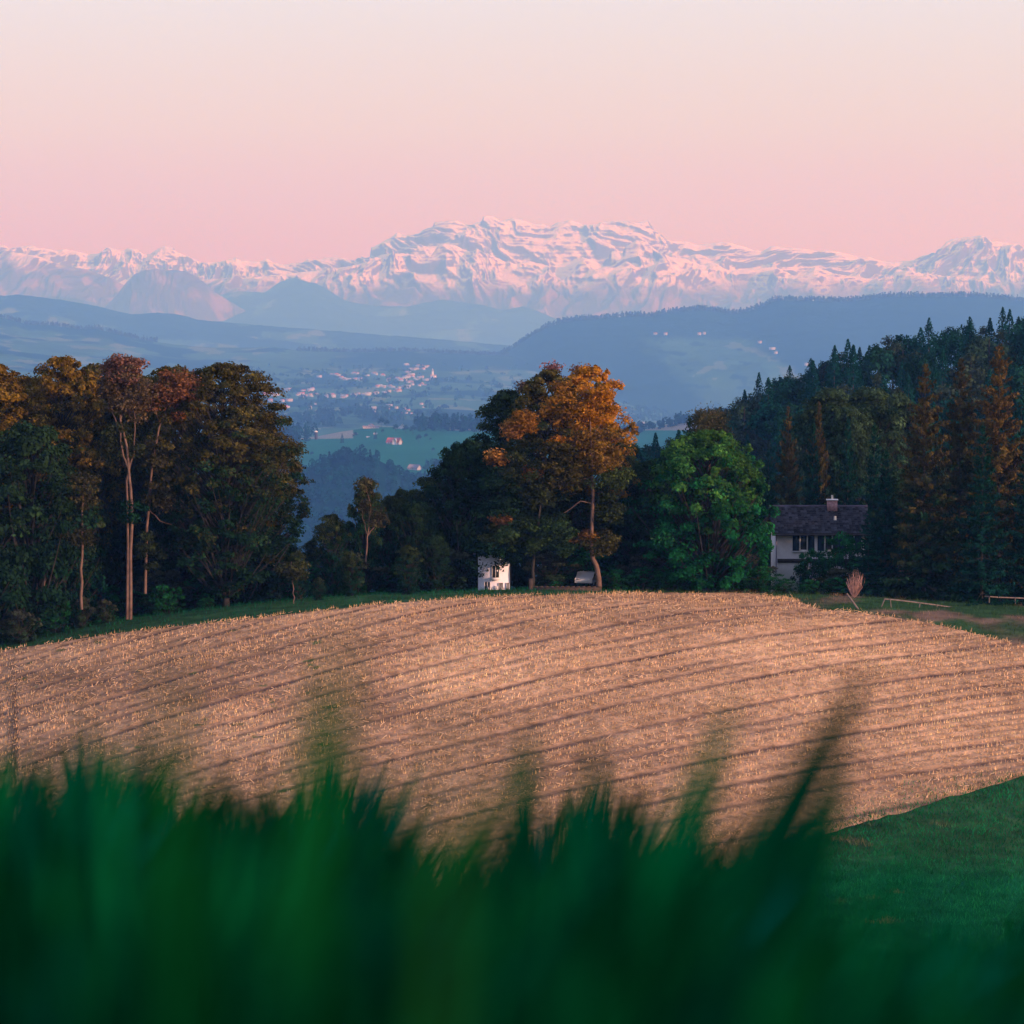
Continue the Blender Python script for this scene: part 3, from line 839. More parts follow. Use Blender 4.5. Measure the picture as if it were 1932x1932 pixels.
# ------------------------------------------------------------------ tree builders (meshes in metres, base at origin)
def cards(cen, size, nrm, asp=0.6, r=rng):
    """one rhombic leaf card per centre, facing nrm (n,3)"""
    n = len(cen)
    nrm = nrm / (np.linalg.norm(nrm, axis=1)[:, None] + 1e-9)
    a = np.cross(nrm, r.normal(0, 1, (n, 3))); a /= np.linalg.norm(a, axis=1)[:, None] + 1e-9
    b = np.cross(nrm, a)
    s = np.asarray(size)[:, None] * 0.5
    fold = nrm * s * r.normal(0, 0.35, (n, 1))
    V = np.stack([cen - a * s, cen - b * s * asp + fold, cen + a * s, cen + b * s * asp + fold], 1).reshape(-1, 3)
    return V, np.arange(4 * n).reshape(-1, 4)
def broadleaf(seed, H, hb, R, nclump=170, per=150, size=0.26, lo=(0.03, 0.08, 0.03), hi=(0.20, 0.085, 0.02), split=0.5, soft=0.25, bark='bark', forks=None, top=0.5, lump=0.35, tr=0.28, csz=1.15, flat=0.5, sparse=0.0):
    """crown of leaf sprays on limbs. Returns trunk mesh, crown mesh"""
    r = np.random.default_rng(seed)
    tb = MB()
    zs = np.linspace(0, H * 0.9, 12)
    wob = np.stack([np.cumsum(r.normal(0, 0.10, 12)), np.cumsum(r.normal(0, 0.10, 12)), zs], 1)
    wob[0, :2] = 0
    tb.tube(wob, tr * (1 - 0.9 * (zs / (H * 0.95)) ** 1.1) + 0.15 * tr * np.exp(-zs / 0.6), 8)
    hh = hb + (H - hb) * r.beta(1.2, 1.0, nclump)
    rel = (hh - hb) / (H - hb)
    prof_ = np.sqrt(np.clip(1 - np.abs((rel - (1 - top)) / np.where(rel > 1 - top, top, 1 - top)) ** 2.2, 0.03, 1))
    an = r.uniform(0, 2 * math.pi, nclump)
    lum = np.clip(1 + lump * vnoise(an * 1.3 + seed, rel * 4.5, seed) * 1.6, .55, 1.22)
    rad = R * prof_ * lum * np.sqrt(r.uniform(0.12, 1.0, nclump))
    C = np.stack([np.cos(an) * rad, np.sin(an) * rad, hh], 1)
    for i in range(nclump):
        if i % 2 and rad[i] < R * 0.5: continue
        h0 = max(hb * 0.8, hh[i] - rad[i] * r.uniform(0.7, 1.3) - 0.5)
        h0 = min(h0, H * 0.86)
        p0 = np.array([np.interp(h0, zs, wob[:, 0]), np.interp(h0, zs, wob[:, 1]), h0])
        m_ = (p0 + C[i]) / 2 + np.array([0, 0, -0.1 * rad[i]]) + r.normal(0, 0.25, 3)
        t = np.linspace(0, 1, 5)[:, None]
        pts = p0 * (1 - t) ** 2 + 2 * m_ * t * (1 - t) + C[i] * t ** 2
        r0 = tr * 0.32 * (1 - h0 / H) + 0.03
        tb.tube(pts, np.linspace(r0, 0.015, 5), 4)
    if forks:
        for (pts, r0) in forks:
            pts = np.array(pts, float)
            tb.tube(pts, np.linspace(r0, 0.03, len(pts)), 6)
    cs = csz * r.uniform(0.45, 1.1, nclump) * (0.55 + 0.45 * prof_)
    k = np.repeat(np.arange(nclump), (per * r.uniform(0.5, 1.3, nclump) * (1 - sparse * rel)).astype(int))
    n = len(k)
    d = r.normal(0, 1, (n, 3)); d /= np.linalg.norm(d, axis=1)[:, None]
    d *= (r.random(n) ** 0.45)[:, None]
    out = C[k] * [1, 1, 0]; out /= np.linalg.norm(out, axis=1)[:, None] + 1e-6
    pos = C[k] + d * cs[k][:, None] * [1, 1, flat] + out * (d[:, :1] * 0.3) - np.array([0, 0, 1]) * (0.25 * cs[k] * (d[:, 0] ** 2 + d[:, 1] ** 2))[:, None]
    nm = d * 0.6 + out * 0.35 + np.array([0, 0, 0.75]) + r.normal(0, 0.45, (n, 3))
    V, Q = cards(pos, size * r.uniform(0.6, 1.35, n), nm, 0.62, r)
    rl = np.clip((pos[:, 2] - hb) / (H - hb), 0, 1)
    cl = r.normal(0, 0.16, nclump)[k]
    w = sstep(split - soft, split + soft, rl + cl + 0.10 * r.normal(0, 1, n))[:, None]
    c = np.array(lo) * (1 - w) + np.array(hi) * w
    c = c * (r.uniform(0.65, 1.35, n) * (1 + 0.3 * r.normal(0, 1, nclump)[k]).clip(0.5, 1.7))[:, None]
    return tb.mesh('trunk', M[bark], True), np_mesh('crown', V, Q, M['leaf'], np.repeat(np.clip(c, 0.003, 1), 4, 0))
def conifer(seed, H, R, lo=(0.022, 0.05, 0.028), hi=(0.10, 0.065, 0.03), split=0.5, nlev=46, nb=8, per=26, size=0.4, bark='bark', hb=0.6, gap=0.12, power=0.85, tip=(0.0, 0.0, 0.0)):
    r = np.random.default_rng(seed)
    tb = MB()
    tb.tube([(0, 0, 0), (0.05, 0, H * .35), (0, 0.05, H * .7), (0, 0, H * 0.985)], [0.24, 0.15, 0.07, 0.02], 7)
    cen = []; siz = []; nm = []; rl = []; bid = []
    bi = 0
    for i in range(nlev):
        h = hb + (H - hb) * (i + r.random() * 0.7) / nlev
        rel = (h - hb) / (H - hb)
        rr_ = R * (1 - rel) ** power * (0.82 + 0.25 * math.sin(i * 1.9 + seed)) + 0.10
        for j in range(nb if rel < 0.8 else 5):
            if r.random() < gap: continue
            a = r.uniform(0, 2 * math.pi)
            L_ = rr_ * r.uniform(0.6, 1.2)
            droop = 0.42 - 0.75 * rel
            n = max(4, int(per * (0.35 + L_ / R)))
            t = np.sqrt(r.random(n))
            zz = h - droop * L_ * t + 0.22 * L_ * t ** 2.5
            side = r.normal(0, 0.16, n) * (0.35 + L_ * 0.30) * (1.1 - 0.5 * t)
            x = np.cos(a) * L_ * t - np.sin(a) * side; y = np.sin(a) * L_ * t + np.cos(a) * side
            hang = np.abs(r.normal(0, 0.16, n)) * (0.5 + 0.22 * L_)
            cen.append(np.stack([x, y, zz - hang], 1)); siz.append(size * r.uniform(0.6, 1.3, n) * (0.6 + 0.4 * (1 - rel)))
            nm.append(np.stack([np.cos(a) + r.normal(0, 0.7, n), np.sin(a) + r.normal(0, 0.7, n), r.normal(0.35, 0.5, n)], 1))
            rl.append(np.full(n, rel)); bid.append(np.full(n, bi)); bi += 1
            if i % 2 == 0 and L_ > 1.0:
                tb.tube([(0, 0, h), (math.cos(a) * L_ * .5, math.sin(a) * L_ * .5, h - droop * L_ * .5), (math.cos(a) * L_ * .9, math.sin(a) * L_ * .9, h - droop * L_ * .9 + .17 * L_)], [0.05, 0.03, 0.01], 3)
    # leader shoot
    n = 40
    cen.append(np.stack([r.normal(0, 0.09, n), r.normal(0, 0.09, n), H - r.uniform(-0.15, 1.2, n)], 1)); siz.append(np.full(n, size * 0.5)); nm.append(r.normal(0, 1, (n, 3))); rl.append(np.ones(n)); bid.append(np.full(n, bi)); bi += 1
    cen = np.concatenate(cen); siz = np.concatenate(siz); nm = np.concatenate(nm); rl = np.concatenate(rl); bid = np.concatenate(bid)
    V, Q = cards(cen, siz, nm, 0.42, r)
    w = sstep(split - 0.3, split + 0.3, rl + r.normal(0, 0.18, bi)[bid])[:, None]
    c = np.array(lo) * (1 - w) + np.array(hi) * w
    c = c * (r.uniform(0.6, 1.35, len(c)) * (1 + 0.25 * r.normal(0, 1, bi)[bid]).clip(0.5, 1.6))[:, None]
    return tb.mesh('trunk', M[bark], True), np_mesh('crown', V, Q, M['needle'], np.repeat(np.clip(c, 0.003, 1), 4, 0))
def plant(name, meshes, loc, rz, scale, label, cat, group=None):
    root = empty(name, loc, rz, scale)
    tag(root, label, cat, group)
    obj('trunk', meshes[0], root)
    obj('crown', meshes[1], root)
    return root
def size_for(u, vtop, d):
    """ground point and height so that the top of a thing standing there reaches vtop"""
    x, y, z = gp(u, d)
    return (x, y, z - 0.1), float(P(u, vtop, d)[2]) - z + 0.1

ORANGE = (0.165, 0.11, 0.015); BROWN = (0.085, 0.078, 0.017); DGREEN = (0.009, 0.046, 0.020); OLIVE = (0.05, 0.07, 0.018); GREEN = (0.018, 0.11, 0.03)
GREYB = (0.115, 0.090, 0.045)
S_ = {}
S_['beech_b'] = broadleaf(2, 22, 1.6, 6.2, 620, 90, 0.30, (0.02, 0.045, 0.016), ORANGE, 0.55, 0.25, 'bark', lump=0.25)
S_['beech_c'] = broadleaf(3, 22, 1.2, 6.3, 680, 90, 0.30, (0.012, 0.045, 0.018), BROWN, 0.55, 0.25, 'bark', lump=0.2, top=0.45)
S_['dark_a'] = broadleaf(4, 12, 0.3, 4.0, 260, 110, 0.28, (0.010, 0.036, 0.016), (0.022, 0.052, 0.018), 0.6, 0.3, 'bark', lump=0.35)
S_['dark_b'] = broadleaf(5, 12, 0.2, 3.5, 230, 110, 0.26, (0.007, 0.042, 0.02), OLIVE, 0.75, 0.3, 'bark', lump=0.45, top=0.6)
S_['bush'] = broadleaf(6, 4, 0.1, 1.9, 70, 110, 0.18, (0.025, 0.055, 0.025), (0.07, 0.08, 0.045), 0.6, 0.4, 'bark', lump=0.35, tr=0.07, csz=0.6)
S_['gbush'] = broadleaf(7, 4, 0.1, 2.1, 70, 110, 0.20, (0.01, 0.06, 0.02), (0.015, 0.12, 0.03), 0.5, 0.4, 'bark', lump=0.35, tr=0.07, csz=0.7)

# ---- left group of tall beeches
def place(kind, name, u, vtop, d, H0, wfac, label, cat, group=None, rz=None):
    loc, h = size_for(u, vtop, d)
    s = h / H0
    return plant(name, S_[kind], loc, rng.uniform(0, 6.28) if rz is None else rz, (s * wfac, s * wfac, s), label, cat, group)
GL_ = 'tall autumn trees on the left side of the field'
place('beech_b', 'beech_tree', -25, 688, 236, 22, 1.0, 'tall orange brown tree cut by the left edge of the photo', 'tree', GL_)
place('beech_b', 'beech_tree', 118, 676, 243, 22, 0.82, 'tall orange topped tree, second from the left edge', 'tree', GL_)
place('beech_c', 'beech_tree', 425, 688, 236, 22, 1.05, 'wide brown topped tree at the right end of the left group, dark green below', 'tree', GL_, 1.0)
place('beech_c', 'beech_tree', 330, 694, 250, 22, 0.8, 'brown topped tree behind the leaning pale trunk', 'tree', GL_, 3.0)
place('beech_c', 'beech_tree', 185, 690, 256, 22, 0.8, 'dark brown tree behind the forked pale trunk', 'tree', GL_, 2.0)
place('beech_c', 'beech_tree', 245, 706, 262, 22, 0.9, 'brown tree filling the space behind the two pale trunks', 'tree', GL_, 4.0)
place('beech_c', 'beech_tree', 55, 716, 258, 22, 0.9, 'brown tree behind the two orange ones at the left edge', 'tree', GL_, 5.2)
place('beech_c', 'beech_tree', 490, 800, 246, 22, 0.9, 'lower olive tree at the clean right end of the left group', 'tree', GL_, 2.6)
place('dark_a', 'dark_tree', 55, 800, 230, 12, 0.85, 'dark green tree under the orange crowns near the left edge', 'tree', GL_)
place('dark_a', 'dark_tree', -40, 880, 228, 12, 0.95, 'dark green tree low at the left edge', 'tree', GL_)
place('dark_b', 'dark_tree', 120, 905, 232, 12, 0.9, 'low green tree left of the forked pale trunk', 'tree', GL_)
place('dark_a', 'dark_tree', 345, 900, 246, 12, 1.0, 'dark tree low behind the leaning pale trunk', 'tree', GL_)
place('dark_a', 'dark_tree', 460, 880, 238, 12, 1.1, 'dark green tree at the foot of the wide brown tree', 'tree', GL_)
place('dark_a', 'dark_tree', 205, 960, 252, 12, 1.2, 'dark tree filling the gap behind the forked pale trunk', 'tree', GL_)
# pale trunk that forks, and its leaning neighbour
def hero(u, vtop, d, seed, forks_px, crown, label, bark='bark_pale'):
    loc, h = size_for(u, vtop, d)
    def w2l(uu, vv, off=0.0):
        x, y, z = [float(a) for a in P(uu, vv, d)]
        return (x - loc[0], off, z - loc[2])
    tb = MB()
    for pts, r0, r1 in forks_px:
        q_ = np.array([w2l(a, b2, (c3[0] if c3 else 0)) for a, b2, *c3 in pts])
        nn = 14
        ti = np.linspace(0, len(q_) - 1, nn)
        q_ = np.stack([np.interp(ti, np.arange(len(q_)), q_[:, i]) for i in range(3)], 1)
        q_[1:-1, 0] += rng.normal(0, 0.04, nn - 2)
        tb.tube(q_, np.linspace(r0, r1, nn), 7)
    root = empty('beech_tree', loc)
    tag(root, label, 'tree', GL_)
    tb.build('trunk', M[bark], root, True)
    # crown: sprays around given picture-plane centres
    cx = []; 
    r = np.random.default_rng(seed)
    V, Q, Cc, o2 = [], [], [], 0
    for (uu, vv, ru, rv, n_cl, per, colr) in crown:
        ppm = F / K / d
        c0 = np.array(w2l(uu, vv))
        R3 = np.array([ru / ppm, ru / ppm * 0.9, rv / ppm])
        dd = r.normal(0, 1, (n_cl, 3)); dd /= np.linalg.norm(dd, axis=1)[:, None]
        dd *= (r.uniform(0.25, 1, n_cl) ** 0.5)[:, None]
        cc_ = c0 + dd * R3
        k = np.repeat(np.arange(n_cl), per); n = len(k)
        e = r.normal(0, 1, (n, 3)); e /= np.linalg.norm(e, axis=1)[:, None]; e *= (r.random(n) ** 0.45)[:, None]
        cs = r.uniform(0.5, 1.15, n_cl)[k][:, None]
        pos = cc_[k] + e * cs * [1, 1, 0.5]
        v_, q_ = cards(pos, 0.27 * r.uniform(0.6, 1.3, n), e * 0.6 + np.array([0, 0, 0.7]) + r.normal(0, 0.45, (n, 3)), 0.62, r)
        col_ = np.array(colr) * (r.uniform(0.6, 1.35, n) * (1 + 0.28 * r.normal(0, 1, n_cl)[k]).clip(0.5, 1.7))[:, None]
        V.append(v_); Q.append(q_ + o2); o2 += len(v_); Cc.append(np.repeat(col_, 4, 0))
    obj('crown', np_mesh('crown', np.concatenate(V), np.concatenate(Q), M['leaf'], np.clip(np.concatenate(Cc), 0.003, 1)), root)
    return root
hero(246, 668, 231, 51, [
    ([(246, 1185), (247, 1050), (248, 930), (243, 885), (236, 830), (228, 790), (222, 740), (228, 700)], 0.155, 0.04),
    ([(238, 1170, 0.6), (240, 1000, 0.6), (238, 900, 0.5), (250, 860, 0.4), (254, 800, 0.3), (256, 720, 0)], 0.12, 0.03),
    ([(243, 885), (232, 860), (226, 810), (205, 760), (200, 720)], 0.10, 0.02),
    ([(228, 790), (238, 750), (236, 700)], 0.06, 0.02), ([(222, 740), (210, 700), (215, 680)], 0.05, 0.015)],
    [(240, 735, 52, 62, 62, 90, GREYB), (235, 700, 38, 30, 26, 110, (0.20, 0.11, 0.07)), (232, 830, 36, 40, 14, 110, (0.04, 0.055, 0.02)), (250, 960, 26, 30, 6, 110, DGREEN)],
    'tall tree with a bare pale trunk that forks high up, left group')
hero(275, 690, 233, 52, [
    ([(274, 1120), (275, 1050), (280, 960), (285, 900), (292, 850), (302, 800), (318, 765), (330, 745)], 0.13, 0.045),
    ([(318, 765), (350, 745), (362, 728)], 0.06, 0.015), ([(318, 765), (322, 735), (340, 705)], 0.06, 0.015), ([(330, 745), (345, 715), (348, 690)], 0.05, 0.015), ([(302, 800), (290, 760), (280, 730)], 0.05, 0.015), ([(280, 960), (305, 985), (325, 990)], 0.04, 0.01)],
    [(325, 745, 55, 50, 42, 90, (0.19, 0.09, 0.035)), (298, 900, 32, 70, 26, 100, (0.06, 0.06, 0.022)), (288, 1040, 30, 50, 14, 100, (0.03, 0.05, 0.02))],
    'leaning pale trunked tree beside the forked one, branches spreading right')
hero(154, 1000, 229, 53, [([(154, 1150), (155, 1040), (156, 950), (158, 900)], 0.13, 0.04)], [(158, 925, 30, 34, 16, 100, (0.06, 0.06, 0.02)), (150, 1010, 34, 22, 10, 90, (0.045, 0.05, 0.02))],
     'thin pale trunk standing apart, left of the forked tree')
hero(27, 1060, 229, 54, [([(22, 1190), (28, 1100), (35, 1050)], 0.12, 0.05), ([(68, 1180), (70, 1100)], 0.05, 0.03), ([(82, 1165), (84, 1090)], 0.05, 0.03)], [(30, 1060, 40, 30, 12, 90, DGREEN), (90, 1060, 40, 30, 12, 90, DGREEN)],
     'small tree with reddish bare stems low at the left edge')
GS = 'bushes along the foot of the left trees'
for (u, vt, d, kd, wf, lab) in [(35, 1150, 226, 'bush', 1.0, 'grey brown bush at the left edge of the field'), (100, 1130, 229, 'gbush', 0.9, 'dark green bush right of the grey brown one'),
                                (152, 1125, 230, 'bush', 0.6, 'small olive bush below the thin pale trunk'), (196, 1130, 231, 'bush', 0.8, 'grey green bush with a pale top left of the forked trunk'),
                                (310, 1105, 234, 'gbush', 1.1, 'bright green bush right of the forked trunk'), (390, 1120, 236, 'gbush', 1.0, 'dark bush under the wide brown tree'),
                                (455, 1100, 238, 'gbush', 1.2, 'dark bush below the right end of the left group'), (505, 1110, 240, 'gbush', 0.9, 'dark bush just left of the gap with the pale building')]:
    loc, h = size_for(u, vt, d); s = h / 4
    plant('bush', S_[kd], loc, rng.uniform(0, 6), (s * wf * 1.15, s * wf * 1.15, s), lab, 'bush', GS)

# ---- tall shrubs and trees between the left group and the centre
GM = 'dark trees and tall shrubs between the two autumn groups'
for (u, vt, d, kd, wf, lab) in [(560, 1040, 234, 'dark_b', 0.75, 'low slender green sapling at the left of the tall shrubs'), (625, 972, 238, 'dark_b', 0.8, 'rounded dark shrub tree below the blue forest hill'),
                                (690, 905, 240, 'dark_b', 0.55, 'narrow pointed dark tree below the blue forest hill'), (735, 938, 242, 'dark_b', 0.85, 'olive tinged shrub tree right of the pointed one'),
                                (785, 945, 240, 'dark_a', 0.8, 'dark shrub tree left of the dark gap tree'), (868, 838, 245, 'dark_a', 0.72, 'dark tree with holes in its crown beside the orange group'),
                                (660, 1040, 233, 'dark_b', 0.9, 'lower bushy tree in front of the rounded shrub tree'), (770, 1030, 233, 'dark_b', 0.95, 'lower bushy tree in front of the olive tinged one'),
                                (820, 1010, 236, 'dark_a', 0.9, 'low dark tree just left of the white house'), (600, 1090, 231, 'dark_b', 1.0, 'low scrubby tree beside the pale sapling stem'),
                                (715, 950, 247, 'dark_b', 0.8, 'dark tree between the pointed one and the olive tinged one'), (760, 925, 249, 'dark_b', 0.8, 'taller dark tree behind the olive tinged shrub tree'),
                                (815, 900, 248, 'dark_b', 0.85, 'dark tree stepping up towards the gap tree'), (655, 985, 246, 'dark_a', 0.8, 'dark tree closing the bank below the forest hill'), (590, 1020, 246, 'dark_b', 0.9, 'low dark tree at the left start of the shrub bank'),
                                (530, 1010, 262, 'dark_a', 0.7, 'bluish low tree further back in the gap')]:
    place(kd, 'shrub_tree', u, vt, d, 12, wf, lab, 'tree', GM)
# slim stems rising out of the shrubs
hero(553, 1095, 229, 55, [([(554, 1150), (553, 1100), (550, 1060)], 0.05, 0.02)], [(553, 1085, 22, 30, 10, 90, (0.05, 0.06, 0.02))], 'slim sapling with a thin pale stem at the field edge').name = 'sapling'
hero(700, 930, 236, 56, [([(690, 1060), (694, 1010), (700, 960), (690, 915)], 0.07, 0.02), ([(694, 1010), (712, 985), (722, 960)], 0.05, 0.015), ([(694, 1010), (684, 975), (680, 950)], 0.04, 0.015)], [(688, 935, 10, 34, 9, 60, (0.07, 0.07, 0.03)), (712, 975, 16, 24, 7, 60, (0.06, 0.06, 0.03))], 'slender half bare tree with brown branches above the shrubs')

# dark trees further back that close the gaps between the groups
for i, (u, vt, d) in enumerate([(-50, 960, 262), (20, 940, 266), (90, 950, 262), (150, 930, 268), (215, 900, 264), (285, 920, 268), (350, 960, 262), (415, 960, 266), (480, 950, 262), (640, 1040, 264), (720, 1020, 266), (800, 990, 262), (860, 960, 270), (990, 930, 268), (1050, 920, 266), (1110, 940, 270), (1170, 950, 262), (1240, 930, 268), (1420, 930, 272), (1700, 900, 262), (1780, 900, 266), (1860, 900, 262), (1950, 900, 264)]):
    loc, h = size_for(u, vt, d)
    plant('background_tree', S_['dark_a' if i % 2 else 'dark_b'], loc, i * 1.7, (h / 12 * .8, h / 12 * .8, h / 12), 'dark tree closing the gap behind ' + ['the left edge trees', 'the second tree from the left edge', 'the thin pale trunk', 'the tall orange trees left of the forked trunk', 'the forked pale trunk', 'the leaning pale trunk', 'the bright green bush', 'the wide brown tree', 'the right end of the left group', 'the low bushy shrubs', 'the olive tinged shrub tree', 'the low dark tree near the white house', 'the white house', 'the low hanging green branches', 'the parked white car', 'the orange tree trunk', 'the thick bent tree base', 'the left side of the round green tree', 'the right side of the round green tree', 'the low dark spruce by the house', 'the big brown and green spruce', 'the brown spruces', 'the spruce at the right edge'][i], 'tree', 'dark background trees behind the field')
for i in range(34):
    u = -60 + i * 61
    if 860 < u < 1000 or 1440 < u < 1570: continue
    loc, h = size_for(u, pl(FAR, u) - 95 - 18 * math.sin(i * 2.3), 240 + (i % 3) * 2)
    plant('hedge_bush', S_['gbush' if i % 3 else 'bush'], loc, i * 1.1, (h / 4 * 1.3, h / 4 * 1.3, h / 4), 'low dark bush in the shade under the trees along the field edge', 'bush', 'low bushes in the shade under the trees')

# ---- centre group
GC = 'orange and green trees in the centre of the photo'
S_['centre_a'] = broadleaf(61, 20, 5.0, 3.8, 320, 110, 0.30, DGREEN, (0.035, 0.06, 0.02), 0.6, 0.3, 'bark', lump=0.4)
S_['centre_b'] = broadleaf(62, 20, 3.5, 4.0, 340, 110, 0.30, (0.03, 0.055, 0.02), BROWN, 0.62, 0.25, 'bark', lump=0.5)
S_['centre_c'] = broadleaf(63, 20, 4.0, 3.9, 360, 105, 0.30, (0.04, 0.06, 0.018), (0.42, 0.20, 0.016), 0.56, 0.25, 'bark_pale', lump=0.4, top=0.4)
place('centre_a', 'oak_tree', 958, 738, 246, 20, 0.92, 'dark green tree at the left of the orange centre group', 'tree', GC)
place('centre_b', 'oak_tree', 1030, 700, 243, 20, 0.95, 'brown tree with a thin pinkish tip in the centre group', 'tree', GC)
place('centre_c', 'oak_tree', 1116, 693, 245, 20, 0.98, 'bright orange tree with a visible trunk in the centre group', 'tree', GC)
place('centre_a', 'oak_tree', 1175, 830, 250, 20, 0.75, 'dark tree between the orange tree and the round green tree', 'tree', GC)
place('dark_a', 'oak_tree', 895, 830, 262, 12, 0.8, 'dark lower tree left of the centre group', 'tree', GC)
hero(1125, 1000, 236, 57, [([(1130, 1108), (1127, 1075), (1120, 1060), (1117, 1020), (1118, 950), (1116, 890), (1114, 830), (1112, 770)], 0.24, 0.05),
    ([(1117, 900), (1085, 908), (1045, 905), (1005, 888)], 0.06, 0.015), ([(1118, 950), (1095, 945), (1070, 965), (1045, 975)], 0.05, 0.015), ([(1114, 830), (1090, 800)], 0.05, 0.015), ([(1114, 830), (1140, 790)], 0.05, 0.015)],
    [(1135, 1025, 34, 26, 14, 110, (0.07, 0.075, 0.02)), (1100, 1015, 20, 14, 5, 110, (0.20, 0.11, 0.02)), (1150, 900, 32, 26, 14, 110, (0.05, 0.08, 0.02)), (1080, 900, 22, 16, 6, 100, (0.05, 0.08, 0.02)), (1005, 890, 18, 8, 5, 90, (0.25, 0.10, 0.03)), (1130, 760, 40, 46, 30, 110, (0.44, 0.21, 0.016)), (1128, 850, 46, 50, 34, 105, (0.20, 0.125, 0.018)), (1068, 870, 46, 60, 40, 105, (0.075, 0.07, 0.018)), (1150, 960, 26, 34, 14, 100, (0.04, 0.06, 0.018)), (1060, 770, 40, 50, 30, 100, (0.24, 0.13, 0.018)), (1048, 828, 14, 10, 4, 90, (0.55, 0.25, 0.02))],
    'tall tree in front of the orange group with a thick bent base', 'bark_pale')
hero(1010, 1000, 235.6, 58, [([(1005, 1110), (1008, 1040), (1020, 960), (1030, 860)], 0.14, 0.05), ([(1008, 1040), (970, 1000), (935, 985)], 0.05, 0.015)],
    [(985, 1010, 60, 34, 38, 120, (0.035, 0.07, 0.02)), (935, 1010, 26, 24, 10, 110, (0.06, 0.075, 0.02)), (945, 980, 18, 12, 6, 100, (0.14, 0.075, 0.03)), (1050, 1000, 40, 34, 20, 120, (0.03, 0.065, 0.02)), (928, 1034, 44, 12, 28, 110, (0.008, 0.03, 0.015)), (964, 1052, 12, 10, 7, 80, (0.008, 0.03, 0.015)), (898, 1070, 5, 16, 4, 40, (0.008, 0.03, 0.015)), (942, 1064, 14, 6, 4, 24, (0.008, 0.03, 0.015)), (1052, 1030, 46, 14, 16, 110, (0.02, 0.05, 0.02)),
     (930, 860, 20, 14, 7, 100, (0.26, 0.135, 0.03)), (985, 795, 26, 26, 16, 110, (0.26, 0.135, 0.025)), (965, 820, 14, 12, 5, 100, (0.20, 0.105, 0.03)), (995, 900, 44, 66, 44, 105, (0.035, 0.05, 0.016)), (950, 930, 34, 50, 26, 105, (0.016, 0.045, 0.018))],
    'tree with low hanging green branches above the white house', 'bark')
hero(1044, 684, 247, 59, [([(1044, 830), (1042, 750), (1040, 686)], 0.06, 0.01), ([(1098, 760), (1098, 700), (1096, 688)], 0.05, 0.01), ([(985, 790), (985, 730), (980, 715)], 0.05, 0.01)], [(1042, 705, 9, 22, 12, 40, (0.24, 0.13, 0.12)), (1097, 700, 8, 16, 8, 40, (0.22, 0.10, 0.03)), (984, 730, 9, 14, 7, 40, (0.10, 0.07, 0.04))], 'tree behind the orange group whose thin twiggy tips poke above it')

# ---- round bright green tree and its neighbours
S_['round'] = broadleaf(64, 11.5, 0.3, 5.4, 480, 110, 0.27, (0.010, 0.105, 0.03), (0.055, 0.145, 0.022), 0.72, 0.3, 'bark', lump=0.3, top=0.55, flat=0.6, csz=0.95)
place('round', 'walnut_tree', 1338, 816, 238, 11.5, 0.91, 'big round bright green tree left of the tiled house', 'tree')
place('dark_a', 'dark_tree', 1225, 870, 246, 12, 0.8, 'dark tree left of the round green tree', 'tree', GC)
place('dark_a', 'dark_tree', 1200, 960, 242, 12, 1.0, 'low dark tree right of the white parked car', 'tree', GC)
place('dark_a', 'dark_tree', 1280, 890, 256, 12, 0.8, 'dark tree behind the left side of the round green tree', 'tree', GC)
GH = 'hedge bushes behind the middle of the field edge'
for i, (u, vt) in enumerate([(1160, 1075), (1215, 1070), (1270, 1068), (1325, 1062), (1380, 1064), (1430, 1068), (1480, 1092), (1530, 1094), (1585, 1090), (1640, 1088), (820, 1090), (1048, 1096)]):
    loc, h = size_for(u, vt, 238 if u != 1048 else 236)
    s = h / 4
    plant('hedge_bush', S_['gbush'], loc, i * 1.3, (s * 1.5, s * 1.3, s), ['dark bush beside the thick bent tree base', 'dark bush right of the bent tree base', 'dark bush below the left half of the round green tree', 'dark bush below the middle of the round green tree', 'dark bush below the right half of the round green tree', 'dark bush left of the tiled house', 'low bush before the left corner of the tiled house', 'low bush before the middle of the tiled house', 'low bush before the right part of the tiled house', 'low bush below the big dark spruce', 'dark bush left of the white house', 'small bush before the white parked car'][i], 'bush', GH)

